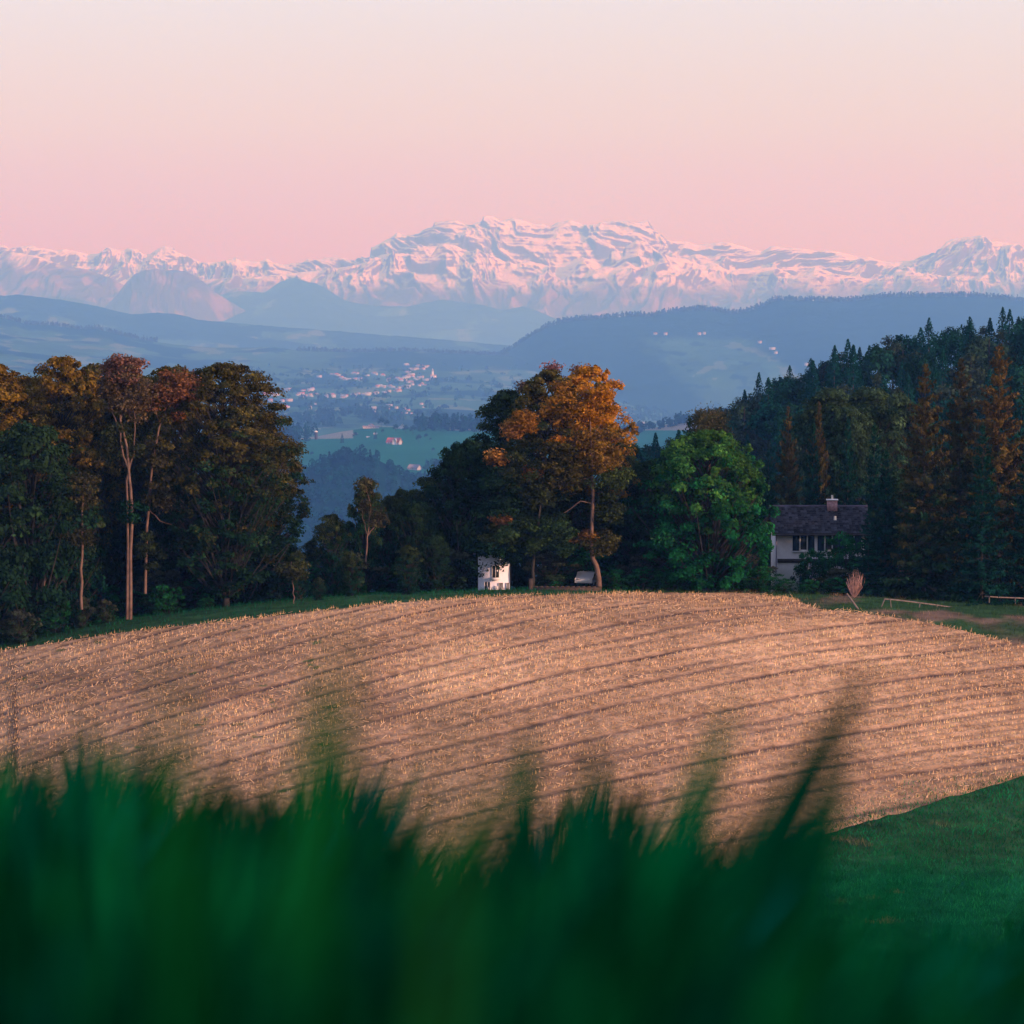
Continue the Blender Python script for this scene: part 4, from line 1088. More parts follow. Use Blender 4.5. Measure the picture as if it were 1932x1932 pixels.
# ---- conifers and mixed trees at the right
OR_ = (0.105, 0.075, 0.021)
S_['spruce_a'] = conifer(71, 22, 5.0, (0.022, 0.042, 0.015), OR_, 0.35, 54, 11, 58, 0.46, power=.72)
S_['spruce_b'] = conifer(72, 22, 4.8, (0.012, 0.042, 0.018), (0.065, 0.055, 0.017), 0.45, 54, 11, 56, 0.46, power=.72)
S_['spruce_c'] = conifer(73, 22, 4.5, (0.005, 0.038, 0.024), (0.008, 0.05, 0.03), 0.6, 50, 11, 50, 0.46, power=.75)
S_['aspen'] = broadleaf(65, 18, 6, 3.3, 260, 100, 0.28, (0.018, 0.06, 0.032), (0.045, 0.085, 0.036), 0.6, 0.3, 'bark', lump=0.35, top=0.4)
GR_ = 'conifers and tall trees at the right side'
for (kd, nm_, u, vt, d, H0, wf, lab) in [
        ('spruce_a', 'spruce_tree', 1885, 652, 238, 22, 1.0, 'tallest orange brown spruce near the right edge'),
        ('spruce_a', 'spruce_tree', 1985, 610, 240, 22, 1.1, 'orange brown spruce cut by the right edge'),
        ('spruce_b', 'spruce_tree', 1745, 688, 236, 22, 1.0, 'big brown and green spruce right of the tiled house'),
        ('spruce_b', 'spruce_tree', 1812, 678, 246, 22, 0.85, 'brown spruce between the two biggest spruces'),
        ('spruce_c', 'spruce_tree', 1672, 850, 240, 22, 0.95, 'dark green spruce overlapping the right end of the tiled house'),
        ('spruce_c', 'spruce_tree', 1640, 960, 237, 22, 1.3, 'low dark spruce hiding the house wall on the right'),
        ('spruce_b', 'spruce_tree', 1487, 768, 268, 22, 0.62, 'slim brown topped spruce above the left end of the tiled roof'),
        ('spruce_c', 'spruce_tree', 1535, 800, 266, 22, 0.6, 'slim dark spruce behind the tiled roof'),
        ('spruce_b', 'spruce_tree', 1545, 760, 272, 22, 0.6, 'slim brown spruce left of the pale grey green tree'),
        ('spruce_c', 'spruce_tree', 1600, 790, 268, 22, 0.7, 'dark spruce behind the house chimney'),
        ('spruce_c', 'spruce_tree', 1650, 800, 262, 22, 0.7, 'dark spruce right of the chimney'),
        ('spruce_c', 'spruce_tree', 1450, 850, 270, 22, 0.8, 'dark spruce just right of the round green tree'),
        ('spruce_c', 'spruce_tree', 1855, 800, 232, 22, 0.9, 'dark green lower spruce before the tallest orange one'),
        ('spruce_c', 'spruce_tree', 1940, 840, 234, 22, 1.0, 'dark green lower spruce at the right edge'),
        ('aspen', 'aspen_tree', 1568, 735, 280, 18, 0.9, 'pale grey green tree with a visible pale trunk above the roof'),
        ('aspen', 'aspen_tree', 1640, 733, 288, 18, 0.9, 'rounded grey green tree right of the pale trunked one'),
        ('aspen', 'aspen_tree', 1690, 745, 292, 18, 0.8, 'grey green tree behind the big brown spruce'),
        ('aspen', 'aspen_tree', 1605, 770, 276, 18, 0.7, 'lower grey green tree above the chimney')]:
    place(kd, nm_, u, vt, d, H0, wf, lab, 'tree', GR_)
# scots pine and little dark spruce above the round tree
r = np.random.default_rng(80)
loc, h = size_for(1338, 775, 285)
tb = MB(); tb.tube([(0, 0, 0), (0.1, 0, h * .5), (0, 0, h * .93)], [0.2, 0.16, 0.06], 7)
for a in range(7):
    an = a * 0.9; tb.tube([(0, 0, h * (.78 + .02 * a)), (math.cos(an) * .8, math.sin(an) * .8, h * (.82 + .02 * a)), (math.cos(an) * 1.5, math.sin(an) * 1.4, h * (.85 + .016 * a))], [.06, .04, .015], 4)
n = 9000
dd = r.normal(0, 1, (60, 3)); dd /= np.linalg.norm(dd, axis=1)[:, None]; cc_ = dd * (r.random(60) ** .4)[:, None] * [1.75, 1.7, 1.9] + [0, 0, h - 1.9]
k = r.integers(0, 60, n); e = r.normal(0, .42, (n, 3))
V, Q = cards(cc_[k] + e, .26 * r.uniform(.6, 1.3, n), r.normal(0, 1, (n, 3)), .4, r)
c = np.array([0.05, 0.07, 0.03]) * r.uniform(.6, 1.4, n)[:, None] + np.array([0.07, 0.035, 0.01]) * (r.random((60, 1)) ** 2)[k]
pine = empty('pine_tree', loc)
tag(pine, 'small pine with a bare reddish trunk above the round green tree', 'tree')
tb.build('trunk', M['bark_red'], pine, True)
obj('crown', np_mesh('crown', V, Q, M['needle'], np.repeat(c, 4, 0)), pine)
place('spruce_c', 'spruce_tree', 1300, 786, 300, 22, 0.75, 'small dark spruce left of the pine with the reddish trunk', 'tree')

# ------------------------------------------------------------------ wooded ridge at the right
RS = [(1050, 850), (1190, 818), (1240, 812), (1300, 806), (1345, 765), (1390, 738), (1430, 712), (1500, 685), (1560, 662), (1600, 645), (1680, 628), (1760, 606), (1850, 602), (1932, 582), (2200, 560)]
def rs_ground(d):  # height below the canopy line
    return [(u, v + (11.0 * (F / K) / d)) for u, v in RS]
ridge = Sheet('wooded_ridge', [(560, rs_ground(560)), (500, [(u, v + 45 + 11.0 * (F / K) / 500) for u, v in RS]), (430, [(u, v + 95 + 11 * (F / K) / 430) for u, v in RS]), (360, [(u, 1085) for u, v in RS]), (300, 1150)], 160, 50, M['terrain'], hill_disp(83, 1.0, 30), lambda x, y, z, t, u, s: np.zeros(x.shape + (3,)) + np.array([0.02, 0.035, 0.02]), umin=1080, umax=2200, back=90)
def small_conifer(seed, H=14, R=2.5):
    r = np.random.default_rng(seed)
    n = 1500
    rel = r.random(n) ** 1.25
    a = r.uniform(0, 6.28, n)
    lay = (0.68 + 0.42 * (1 - ((rel * 9 + 0.35 * np.sin(a * 3 + seed)) % 1))) * (1 + .25 * np.sin(a * 2 + rel * 9 + seed))
    rad = R * (1 - rel) ** 0.85 * lay * r.uniform(0.75, 1.1, n) + 0.06
    pos = np.stack([np.cos(a) * rad, np.sin(a) * rad, 0.5 + rel * (H - 0.5)], 1)
    V, Q = cards(pos, (0.75 - 0.35 * rel) * r.uniform(.6, 1.3, n), np.stack([np.cos(a), np.sin(a), 0 * a + .4], 1) + r.normal(0, .5, (n, 3)), .5, r)
    c = np.array([0.006, 0.05, 0.036]) * r.uniform(.6, 1.4, n)[:, None]
    tb = MB(); tb.tube([(0, 0, 0), (0, 0, H * .95)], [.2, .03], 5)
    tv = tb.v[0]; tf = np.array(tb.f4)
    V = np.concatenate([V, tv]); c = np.concatenate([np.repeat(c, 4, 0), np.zeros((len(tv), 3)) + .05])
    return np_mesh('conifer', V, np.concatenate([Q, tf + len(Q) * 4]), M['needle'], c)
def small_broad(seed, H=11, R=3.6, col_=(0.028, 0.055, 0.035)):
    r = np.random.default_rng(seed)
    nc = 34
    dd = r.normal(0, 1, (nc, 3)); dd /= np.linalg.norm(dd, axis=1)[:, None]; dd[:, 2] = np.abs(dd[:, 2]) * 1.2 - .35
    C_ = dd * (r.uniform(.5, 1.02, nc))[:, None] * [R, R, H * .45] + [0, 0, H * .52]
    n = 1900
    k = r.integers(0, nc, n); e = r.normal(0, 1, (n, 3)); e /= np.linalg.norm(e, axis=1)[:, None]
    pos = C_[k] + e * (r.random(n) ** .4)[:, None] * [1.25, 1.25, .9]
    V, Q = cards(pos, .55 * r.uniform(.6, 1.3, n), e + np.array([0, 0, .5]) + r.normal(0, .4, (n, 3)), .65, r)
    c = np.array(col_) * (r.uniform(.6, 1.4, n) * (1 + .3 * r.normal(0, 1, nc)[k]).clip(.5, 1.6))[:, None]
    tb = MB(); tb.tube([(0, 0, 0), (0, 0, H * .8)], [.25, .06], 5)
    V = np.concatenate([V, tb.v[0]]); c = np.concatenate([np.repeat(c, 4, 0), np.zeros((len(tb.v[0]), 3)) + .05])
    return np_mesh('broadleaf', V, np.concatenate([Q, np.array(tb.f4) + len(Q) * 4]), M['leaf'], c)
cm_ = [small_conifer(90 + i, 14, 3.0 + .35 * i) for i in range(4)]
bm_ = [small_broad(95 + i, 11, 3.4 + .2 * i, [(0.008, 0.06, 0.038), (0.014, 0.07, 0.04), (0.03, 0.07, 0.038), (0.036, 0.06, 0.03)][i]) for i in range(4)]
def ridge_tree(x, y, z, top, con, lab, grp, i):
    m = (cm_ if con else bm_)[i % 4]
    H0 = 14 if con else 11
    o = bpy.data.objects.new('ridge_spruce' if con else 'ridge_tree', m)
    o.location = (x, y, z - 0.3)
    s = (top - z + .3) / H0
    w = s * (0.95 if con else 1.0) * random.uniform(.85, 1.2)
    w = min(max(w, .6), 1.25)
    o.scale = (w, w, s); o.rotation_euler = (0, 0, random.uniform(0, 6.28))
    COL.objects.link(o)
    tag(o, lab, 'tree', grp)
# crest trees following the skyline (u, top v, conifer?)
CREST = [(1195, 822, 0), (1215, 828, 0), (1240, 818, 0), (1262, 815, 0), (1285, 808, 0), (1345, 768, 0), (1362, 752, 0), (1385, 738, 0), (1405, 735, 1), (1432, 703, 1), (1415, 725, 0), (1452, 716, 0), (1475, 700, 0), (1490, 690, 1), (1515, 686, 0), (1530, 676, 1), (1556, 668, 0), (1575, 652, 1), (1600, 640, 1), (1590, 655, 0), (1622, 655, 1), (1640, 652, 1), (1660, 640, 0), (1685, 622, 0), (1708, 618, 0), (1728, 640, 1), (1753, 600, 1), (1740, 645, 0), (1785, 612, 0), (1808, 603, 0), (1830, 598, 1), (1850, 606, 0), (1868, 600, 1), (1892, 580, 1), (1905, 584, 1), (1922, 597, 1), (1940, 575, 1), (1960, 580, 0), (1990, 570, 1), (2030, 560, 0)]
CL = {9: 'spiky dark spruce tip, lowest lone one on the ridge skyline', 18: 'tall dark spruce tip in the middle of the ridge skyline', 23: 'rounded broad tree on the ridge skyline left of the lone spruce', 26: 'tall lone dark spruce standing above the ridge skyline', 33: 'tall dark spruce at the top right of the ridge skyline'}
for i, (u, v, con) in enumerate(CREST):
    d = 540 + random.uniform(-12, 12)
    j = int(np.clip(np.searchsorted(ridge.u, u), 0, len(ridge.u) - 1))
    zz = float(np.interp(-d, -ridge.y[:, j], ridge.z[:, j]))
    x, y, top = [float(a) for a in P(u, v, d)]
    ridge_tree(x, y, zz, top, con, CL.get(i, 'dark spruce among others on the skyline of the right ridge' if con else 'dark leafy tree among others on the skyline of the right ridge'), 'spruces on the skyline of the right ridge' if con else 'leafy trees on the skyline of the right ridge', i)
# slope trees
rows_ = [(505, 14), (470, 50), (435, 88), (400, 125), (365, 165), (335, 205)]
cnt = 0
for (d, dv) in rows_:
    SL = (' standing just below the skyline of the right wooded ridge', ' just below the ridge skyline') if d > 450 else ((' halfway down the wooded slope on the right', ' halfway down the right slope') if d > 380 else (' low on the wooded slope behind the tiled house', ' low on the right slope'))
    step = 3.9 * (F / K) / d
    u = 1185 + random.uniform(0, 30) + (60 if d < 420 else 0)
    while u < 2080:
        v = pl(RS, u) + dv + random.uniform(-12, 14)
        j = int(np.clip(np.searchsorted(ridge.u, u), 0, len(ridge.u) - 1))
        dd_ = d + random.uniform(-10, 10)
        zz = float(np.interp(-dd_, -ridge.y[:, j], ridge.z[:, j]))
        x, y, top = [float(a) for a in P(u, v, dd_)]
        if top - zz > 4:
            con = random.random() < 0.38
            top = min(top, zz + 21)
            ridge_tree(x, y, zz, top, con, ('dark spruce' if con else 'leafy tree') + SL[0], ('spruces' if con else 'leafy trees') + SL[1], random.randrange(4))
            cnt += 1
        u += step * random.uniform(.75, 1.2)
print('slope trees', cnt)

# ------------------------------------------------------------------ distant woods as masses
def mass(name, x, y, z, h, w, per, csize, label, colr, con=0.4, seed=0, mat='far_leaf', kind='stuff'):
    r = np.random.default_rng(seed)
    n = len(x)
    isc = r.random(n) < con
    k = np.repeat(np.arange(n), per); m_ = len(k)
    a = r.uniform(0, 6.28, m_); t = r.random(m_)
    ic = isc[k]
    rel = np.where(ic, t ** 1.2, t)
    rad = np.where(ic, 0.62 * (1 - rel) + .04, np.sqrt(np.clip(1 - (2 * rel - 0.9) ** 2 / 1.25, 0.02, 1))) * w[k] * .5
    hh = np.where(ic, rel * h[k] * 1.15, (0.25 + .75 * rel) * h[k])
    pos = np.stack([x[k] + np.cos(a) * rad, y[k] + np.sin(a) * rad, z[k] + hh], 1)
    nm = np.stack([np.cos(a), np.sin(a), np.where(ic, .4, rel * 1.8 - .5)], 1) + r.normal(0, .35, (m_, 3))
    V, Q = cards(pos, csize * r.uniform(.7, 1.3, m_) * w[k], nm, .75, r)
    c = np.array(colr) * (r.uniform(.7, 1.3, m_) * r.uniform(.6, 1.5, n)[k])[:, None]
    o = obj(name, np_mesh(name, V, Q, M[mat], np.repeat(c, 4, 0)))
    return tag(o, label, 'wood', kind=kind)
x, y, z, u, v = fh.pts(1100)
mass('forest', x, y, z - 1, rng.uniform(9, 15, len(x)), rng.uniform(6, 10, len(x)), 70, .32, 'dense blue green forest covering the hill in the valley gap', (0.004, 0.045, 0.032), .35, 101)
G5c = np.linspace(500, 860, 70)
# woods on the meadow hill's far edge
def wood_at(sheet, poly, n, h, w, label, colr, seed, con=.3, per=60, cs=.36, name='distant_wood'):
    """poly: list of (u0, v0, u1, v1) strips"""
    xs_, ys_, zs_ = [], [], []
    for (u0, v0, u1, v1, k) in poly:
        for i in range(k):
            t = rng.random()
            q_ = sheet.at(u0 + (u1 - u0) * t, v0 + (v1 - v0) * t + rng.uniform(-2, 6))
            xs_.append(q_[0] + rng.normal(0, 2)); ys_.append(q_[1]); zs_.append(q_[2] - .5)
    xs_, ys_, zs_ = map(np.array, (xs_, ys_, zs_)); n = len(xs_)
    return mass(name, xs_, ys_, zs_, rng.uniform(h * .7, h * 1.25, n), rng.uniform(w * .7, w * 1.2, n), per, cs, label, colr, con, seed)
BW = (0.005, 0.045, 0.035)
wood_at(mead, [(480, 838, 596, 826, 60), (480, 838, 560, 832, 30)], 0, 24, 11, 'dark wood on the left edge of the green meadow hill', BW, 111)
wood_at(mead, [(786, 808, 830, 808, 24), (820, 809, 1010, 811, 100)], 0, 22, 11, 'dark wood along the far edge of the green meadow', BW, 112, .5)
wood_at(mead, [(1150, 824, 1300, 794, 60), (1300, 792, 1420, 780, 40)], 0, 14, 10, 'dark wood beyond the meadow on the right of the orange trees', BW, 113)
wood_at(mead, [(762, 905, 830, 898, 30), (800, 885, 850, 870, 14)], 0, 9, 9, 'scattered trees at the lower edge of the green meadow', BW, 114)
wood_at(plat, [(500, 792, 640, 800, 50), (600, 780, 760, 790, 60), (900, 800, 1300, 790, 120), (1150, 770, 1300, 782, 60)], 0, 20, 14, 'hedges and tree belts in the hazy valley before the village', (0.006, 0.045, 0.035), 115, .3, 30, .5)
# individual trees on the meadow hill
gt = [(645, 836, 22, 'lone conifer on the meadow left of the red roofed farm', 1), (669, 828, 18, 'round tree behind the meadow road', 0), (708, 828, 20, 'dark conifer tip left of the farm', 1), (720, 818, 12, 'tree behind the small sheds', 0), (718, 805, 26, 'big round tree right of the white farmhouse', 0), (790, 835, 20, 'broad tree against the right end of the red roof', 0), (765, 818, 22, 'tall tree behind the red roofed farm', 0), (745, 815, 20, 'tree behind the left end of the red roof', 0), (778, 820, 24, 'tree behind the right gable of the farm', 0), (730, 806, 20, 'tree topping the dark clump behind the farm', 0), (802, 828, 14, 'bush on the open meadow above the farm', 0), (810, 832, 9, 'second bush on the open meadow', 0), (816, 853, 11, 'lone bush in the middle of the green meadow', 0), (586, 861, 12, 'lone bush low on the left meadow', 0), (562, 862, 9, 'smaller bush left of the lone meadow bush', 0)]
for (u, v, h, lab, con) in gt:
    q_ = mead.at(u, v)
    o = bpy.data.objects.new('meadow_tree', cm_[1] if con else bm_[0])
    o.location = (q_[0], q_[1], q_[2] - .5)
    s = h * 0.75 / (14 if con else 11)
    o.scale = (s, s, s)
    COL.objects.link(o); tag(o, lab, 'tree', 'single trees on the far green meadow')
# tree fringes on far hill crests
def fringe(sheet, u0, u1, n, h, name, label, seed, colr=BW, depth=2):
    j = np.clip(np.searchsorted(sheet.u, rng.uniform(u0, u1, n)), 1, len(sheet.u) - 2)
    i = rng.integers(0, depth, n)
    x = sheet.x[i, j] + rng.uniform(-.5, .5, n) * (sheet.x[0, 1] - sheet.x[0, 0]); y = sheet.y[i, j]; z = sheet.z[i, j]
    mass(name, x, y, z - 1, rng.uniform(.5, 1.3, n) * h, rng.uniform(.7, 1.2, n) * h * .75, 14, .6, label, colr, .7, seed)
fringe(hill2, 900, 2150, 1800, 20, 'crest_forest', 'tree line along the crest of the big blue hill', 121, (0.03, 0.055, 0.05), 4)
fringe(plat, -100, 300, 350, 18, 'crest_forest', 'dark tree belt on the hazy left hill crest', 122, (0.03, 0.055, 0.05), 3)
fringe(plat, 560, 960, 500, 16, 'crest_forest', 'tree belt along the crest behind the village', 123, (0.03, 0.055, 0.05), 6)
# tree patches scattered over the plateau
x, y, z, u, v = plat.pts(2600, lambda u, v: (v > 690) & (v < 800) & (u > 430) & (u < 1500) & (fbm(u / 26, v / 7, 3, 131) > 0.10))
mass('scattered_trees', x, y, z - 1, rng.uniform(10, 20, len(x)), rng.uniform(14, 26, len(x)), 10, .55, 'hazy clumps of trees and hedges around the village', (0.006, 0.045, 0.035), .2, 131)

# ------------------------------------------------------------------ distant houses
def house_mesh(name, L_, W_, h, rh, roof, wall='far_wall'):
    m = MB()
    m.box((0, 0, h / 2), (L_, W_, h))
    nb_ = len(m.f4)
    # gable roof as a closed prism with overhang along x
    o2 = .6
    v = np.array([(-L_ / 2 - o2, -W_ / 2 - o2, h), (L_ / 2 + o2, -W_ / 2 - o2, h), (L_ / 2 + o2, W_ / 2 + o2, h), (-L_ / 2 - o2, W_ / 2 + o2, h), (-L_ / 2 - o2, 0, h + rh), (L_ / 2 + o2, 0, h + rh)])
    v[:, 2] += 0.02
    b = 8
    V = np.concatenate([m.v[0], v])
    quads = m.f4 + [[b, b + 1, b + 5, b + 4], [b + 2, b + 3, b + 4, b + 5], [b + 3, b + 2, b + 1, b]]
    tris = [[b, b + 4, b + 3], [b + 1, b + 2, b + 5]]
    return np_mesh(name, V, [np.array(quads), np.array(tris)], [M[wall], M[roof]], midx=[0] * 6 + [1, 1, 1] + [0, 0])
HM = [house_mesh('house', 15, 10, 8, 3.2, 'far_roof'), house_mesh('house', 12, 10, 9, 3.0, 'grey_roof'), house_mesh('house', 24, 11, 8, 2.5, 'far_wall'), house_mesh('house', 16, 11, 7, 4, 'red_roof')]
CLUST = [  # (crop x, crop y, spread x, spread y, count)
    (620, 250, 14, 5, 4), (655, 257, 14, 4, 3), (510, 266, 12, 3, 3), (795, 243, 16, 3, 4), (715, 290, 30, 9, 7), (790, 285, 20, 8, 5), (835, 290, 12, 8, 5), (885, 257, 12, 3, 2), (960, 250, 20, 6, 4), (1020, 258, 10, 3, 2),
    (1075, 300, 32, 13, 12), (1165, 290, 36, 13, 16), (1230, 265, 34, 12, 10), (1290, 280, 34, 14, 10), (1340, 330, 26, 8, 5), (1250, 320, 30, 10, 9), (1210, 228, 16, 4, 4), (1265, 210, 22, 10, 6), (1310, 180, 20, 4, 6), (1360, 190, 20, 6, 6), (1220, 172, 10, 2, 2), (1330, 205, 20, 6, 4), (1385, 290, 20, 8, 3),
    (1020, 350, 26, 8, 6), (1090, 350, 26, 8, 6), (970, 350, 8, 4, 2), (1140, 375, 30, 10, 8), (1060, 390, 30, 10, 8), (1200, 360, 26, 8, 6), (1220, 340, 16, 5, 3), (955, 400, 18, 6, 5), (895, 410, 20, 4, 5), (830, 410, 10, 4, 3), (785, 425, 16, 8, 6), (700, 430, 24, 7, 7), (615, 425, 14, 9, 5), (570, 425, 12, 5, 4),
    (115, 412, 34, 8, 10), (60, 415, 20, 5, 4), (265, 372, 32, 6, 8), (375, 382, 10, 5, 3), (440, 375, 30, 9, 7), (350, 412, 24, 5, 5), (420, 422, 30, 5, 6), (480, 410, 12, 5, 3), (372, 432, 8, 4, 2), (205, 466, 14, 4, 3), (265, 462, 10, 6, 3), (120, 465, 10, 3, 2), (205, 515, 44, 4, 8), (415, 522, 14, 4, 3)]
SGL = [(475, 488), (95, 305), (88, 356), (940, 520), (925, 530), (965, 530), (950, 552), (820, 562), (1068, 505), (1062, 525), (1125, 522), (1200, 530), (1225, 540), (1245, 563), (1162, 565), (1205, 562), (1330, 490), (1340, 513), (1455, 553), (1520, 545), (1700, 348), (1728, 352), (1638, 385), (1645, 392), (1680, 443), (1725, 485), (1790, 480), (1482, 348), (1290, 415), (1015, 575), (430, 152), (1560, 62), (1660, 60), (1708, 60)]
hs = []
def vlab(cx, cy_):
    if cx > 1000 and cy_ < 240: return 'tiny pale house at the top of the hazy village below the wooded crest', 'houses at the top of the distant village'
    if cx > 1000 and cy_ < 335: return 'tiny pale house in the densest middle of the hazy village near the church', 'houses in the dense middle of the distant village'
    if cx > 940: return 'tiny pale house in the lower part of the hazy village below the church', 'houses in the lower part of the distant village'
    if cx > 470 and cy_ < 330: return 'tiny pale house in the upper cluster left of the main village', 'houses of the upper left cluster'
    if cx > 530: return 'tiny pale house in the row left of the lower village', 'houses in the row left of the lower village'
    return 'tiny pale house in the left hamlet beside the autumn trees', 'houses of the hamlet beside the left trees'
for (cx, cy_, sx, sy, k) in CLUST:
    for _ in range(k):
        hs.append((483 + (cx + rng.normal(0, sx * .6)) * .2344, 649 + (cy_ + rng.normal(0, sy * .6)) * .2344, *vlab(cx, cy_), .95))
for (cx, cy_) in SGL:
    hs.append((483 + cx * .2344, 649 + cy_ * .2344, 'tiny pale farm building scattered in the blue hazy valley', 'scattered distant farm buildings', .85))
for (u, v) in [(60, 628), (45, 640), (178, 631), (212, 633), (182, 642), (292, 643), (420, 664), (435, 666), (448, 668), (375, 648), (500, 662), (330, 641), (585, 672), (670, 676), (760, 688), (152, 655), (160, 668), (30, 655)]:
    hs.append((u, v + 10, 'tiny pale farm building on the hazy left hillside', 'farm buildings on the left hillside', 1.0))
hn = 0
for (u, v, lab, grp, s) in hs:
    if hn >= 292: break
    x, y, z = plat.at(u, v)
    o = bpy.data.objects.new('distant_house', HM[int(rng.integers(0, 4))])
    sc_ = s * .78 * rng.uniform(.6, 1.25) * (y / 9000) ** .35
    o.location = (x, y, z - 1); o.scale = (sc_, sc_, sc_); o.rotation_euler = (0, 0, rng.normal(0.1, .5))
    COL.objects.link(o); tag(o, lab, 'house', grp); hn += 1
for (u, v, lab) in [(1235, 632, ''), (1255, 632, ''), (1318, 632, ''), (1328, 631, ''), (1462, 668, ''), (1432, 648, ''), (1520, 690, ''), (1455, 660, '')]:
    x, y, z = hill2.at(u * 0.6 + 0.4 * u - (0), v)
    o = bpy.data.objects.new('distant_house', HM[int(rng.integers(0, 3))])
    o.location = (x, y, z - 1); o.scale = (1.2,) * 3; o.rotation_euler = (0, 0, rng.normal(0, .4))
    COL.objects.link(o); tag(o, 'tiny pale farm building on the clearing of the big blue hill', 'house', 'farm buildings on the big blue hill')
for (u, v, lab, s, m) in [(1262, 733, 'tiny white steep roofed house, left of two below the blue hill clearing', .8, 1), (1294, 736, 'tiny house with reddish roof below the blue hill clearing', .8, 3), (1366, 740, 'tiny lone house in the valley left of the dark ridge', .6, 0), (1190, 805, 'white house at the left in the hamlet right of the orange tree', .9, 0), (1212, 802, 'red roofed farmhouse in the hamlet right of the orange tree', 1.0, 3), (1222, 806, 'white gabled house in the hamlet right of the orange tree', .6, 1), (1300, 772, 'small white house by the wood left of the ridge', .7, 2), (1325, 770, 'white house closest to the dark ridge in the valley', .8, 0)]:
    x, y, z = (plat if v < 800 else plat).at(u, v)
    o = bpy.data.objects.new('distant_house', HM[m])
    o.location = (x, y, z - .5); o.scale = (s,) * 3; o.rotation_euler = (0, 0, rng.normal(0, .5))
    COL.objects.link(o); tag(o, lab, 'house')
# church with a slim white tower
x, y, z = plat.at(483 + 1424 * .2344, 649 + 275 * .2344)
ch = empty('church', (x, y, z)); tag(ch, 'white church with a slim pointed tower at the right end of the village', 'church')
MB().box((0, 0, 5), (24, 11, 10)).build('nave', M['white_plaster'], ch)
MB().prism([(-6.2, 10.02), (6.2, 10.02), (0, 16)], -13, 13).build('roof', M['far_roof'], ch).rotation_euler = (0, 0, math.pi / 2)
tw = MB().box((-3, 0, 14), (8, 8, 28)).build('tower', M['white_plaster'], ch)
obj('spire', np_mesh('spire', np.array([(-7.4, -4.4, 28.02), (1.4, -4.4, 28.02), (1.4, 4.4, 28.02), (-7.4, 4.4, 28.02), (-3, 0, 44)]), [np.array([[3, 2, 1, 0]]), np.array([[0, 1, 4], [1, 2, 4], [2, 3, 4], [3, 0, 4]])], M['far_wall']), tw)
# farm with the red roof on the meadow
def farm(u, v, s, roofm, name, lab, extra=False, rz=0.0, L_=26, W_=12, h=5, rh=7):
    x, y, z = mead.at(u, v)
    r0 = empty(name, (x, y, z - .5), rz, s); tag(r0, lab, 'farmhouse')
    MB().prism([(-W_ / 2, 0), (W_ / 2, 0), (W_ / 2, h), (0, h + rh - .3), (-W_ / 2, h)], -L_ / 2, L_ / 2).build('wall', M['far_wall'], r0).rotation_euler = (0, 0, math.pi / 2)
    a = math.atan2(rh, W_ / 2)
    sl = math.hypot(rh, W_ / 2) + 1
    m = MB()
    for sg in (-1, 1):
        m.prism([(sg * (W_ / 2 + 1), h - 1 * rh / (W_ / 2)), (0, h + rh), (0, h + rh + .5), (sg * (W_ / 2 + 1.2), h - 1 * rh / (W_ / 2) + .3)][::sg], -L_ / 2 - 1, L_ / 2 + 1)
    rf = m.build('roof', M[roofm], r0); rf.rotation_euler = (0, 0, math.pi / 2)
    if extra:
        g = MB().prism([(-4, 0), (4, 0), (4, 7), (0, 12), (-4, 7)], -W_ / 2 - 2, 0).build('cross_gable', M['far_wall'], r0)
        g.location = (5, 0, 0)
    wm = MB()
    for i in range(-2, 3): wm.box((i * 4.4, -W_ / 2 - .06, 2.6), (1.3, .2, 1.6))
    for i in range(-2, 3):
        w_o = MB().box((i * 4.4, -W_ / 2 - .06, 2.6), (1.3, .2, 1.6)).build('window', M['glass'], r0)
    return r0
farm(742, 838, .85, 'red_roof', 'farmhouse', 'farm with a long red roof and white gables on the green meadow', True, -.5)
farm(698, 801, .55, 'grey_roof', 'farmhouse', 'small white farmhouse above the meadow left of a round tree', False, 1.2, 16, 12, 7, 5)
farm(670, 820, .5, 'far_wall', 'farm_shed', 'low pale shed left of the dark clump behind the farm', False, 0.1, 16, 9, 4, 2)
farm(692, 825, .32, 'far_wall', 'farm_shed', 'smallest pale shed near the red roofed farm', False, 0.1, 16, 9, 4, 2)
farm(708, 820, .45, 'far_wall', 'farm_shed', 'pale shed in front of the dark clump above the farm', False, 0.0, 12, 9, 4, 4)
farm(700, 808, .9, 'grey_roof', 'farm_shed', 'long low pale barn at the top edge of the meadow', False, 0.05, 30, 9, 3, 2)
farm(752, 809, .8, 'far_wall', 'farm_shed', 'long low white barn with a raised end right of the dark clump', True, 0.05, 22, 8, 3, 2)
farm(780, 886, .75, 'grey_roof', 'farmhouse', 'grey roofed house at the lower edge of the meadow', False, -.7, 24, 12, 4, 6)
farm(812, 903, .6, 'grey_roof', 'farmhouse', 'white gabled house half hidden by the dark gap tree', False, 1.3, 14, 12, 6, 6)
# dark silo with a white cap
x, y, z = mead.at(596, 829)
so = empty('silo', (x, y, z)); tag(so, 'dark round silo with a white cap on the meadow edge', 'silo')
MB().tube([(0, 0, -1), (0, 0, 12)], [2.6, 2.6], 12).build('tank', M['dark_wood'], so, True)
MB().tube([(0, 0, 12.02), (0, 0, 13.6), (0, 0, 15)], [2.9, 2.3, .05], 12).build('cap', M['trim'], so, True)

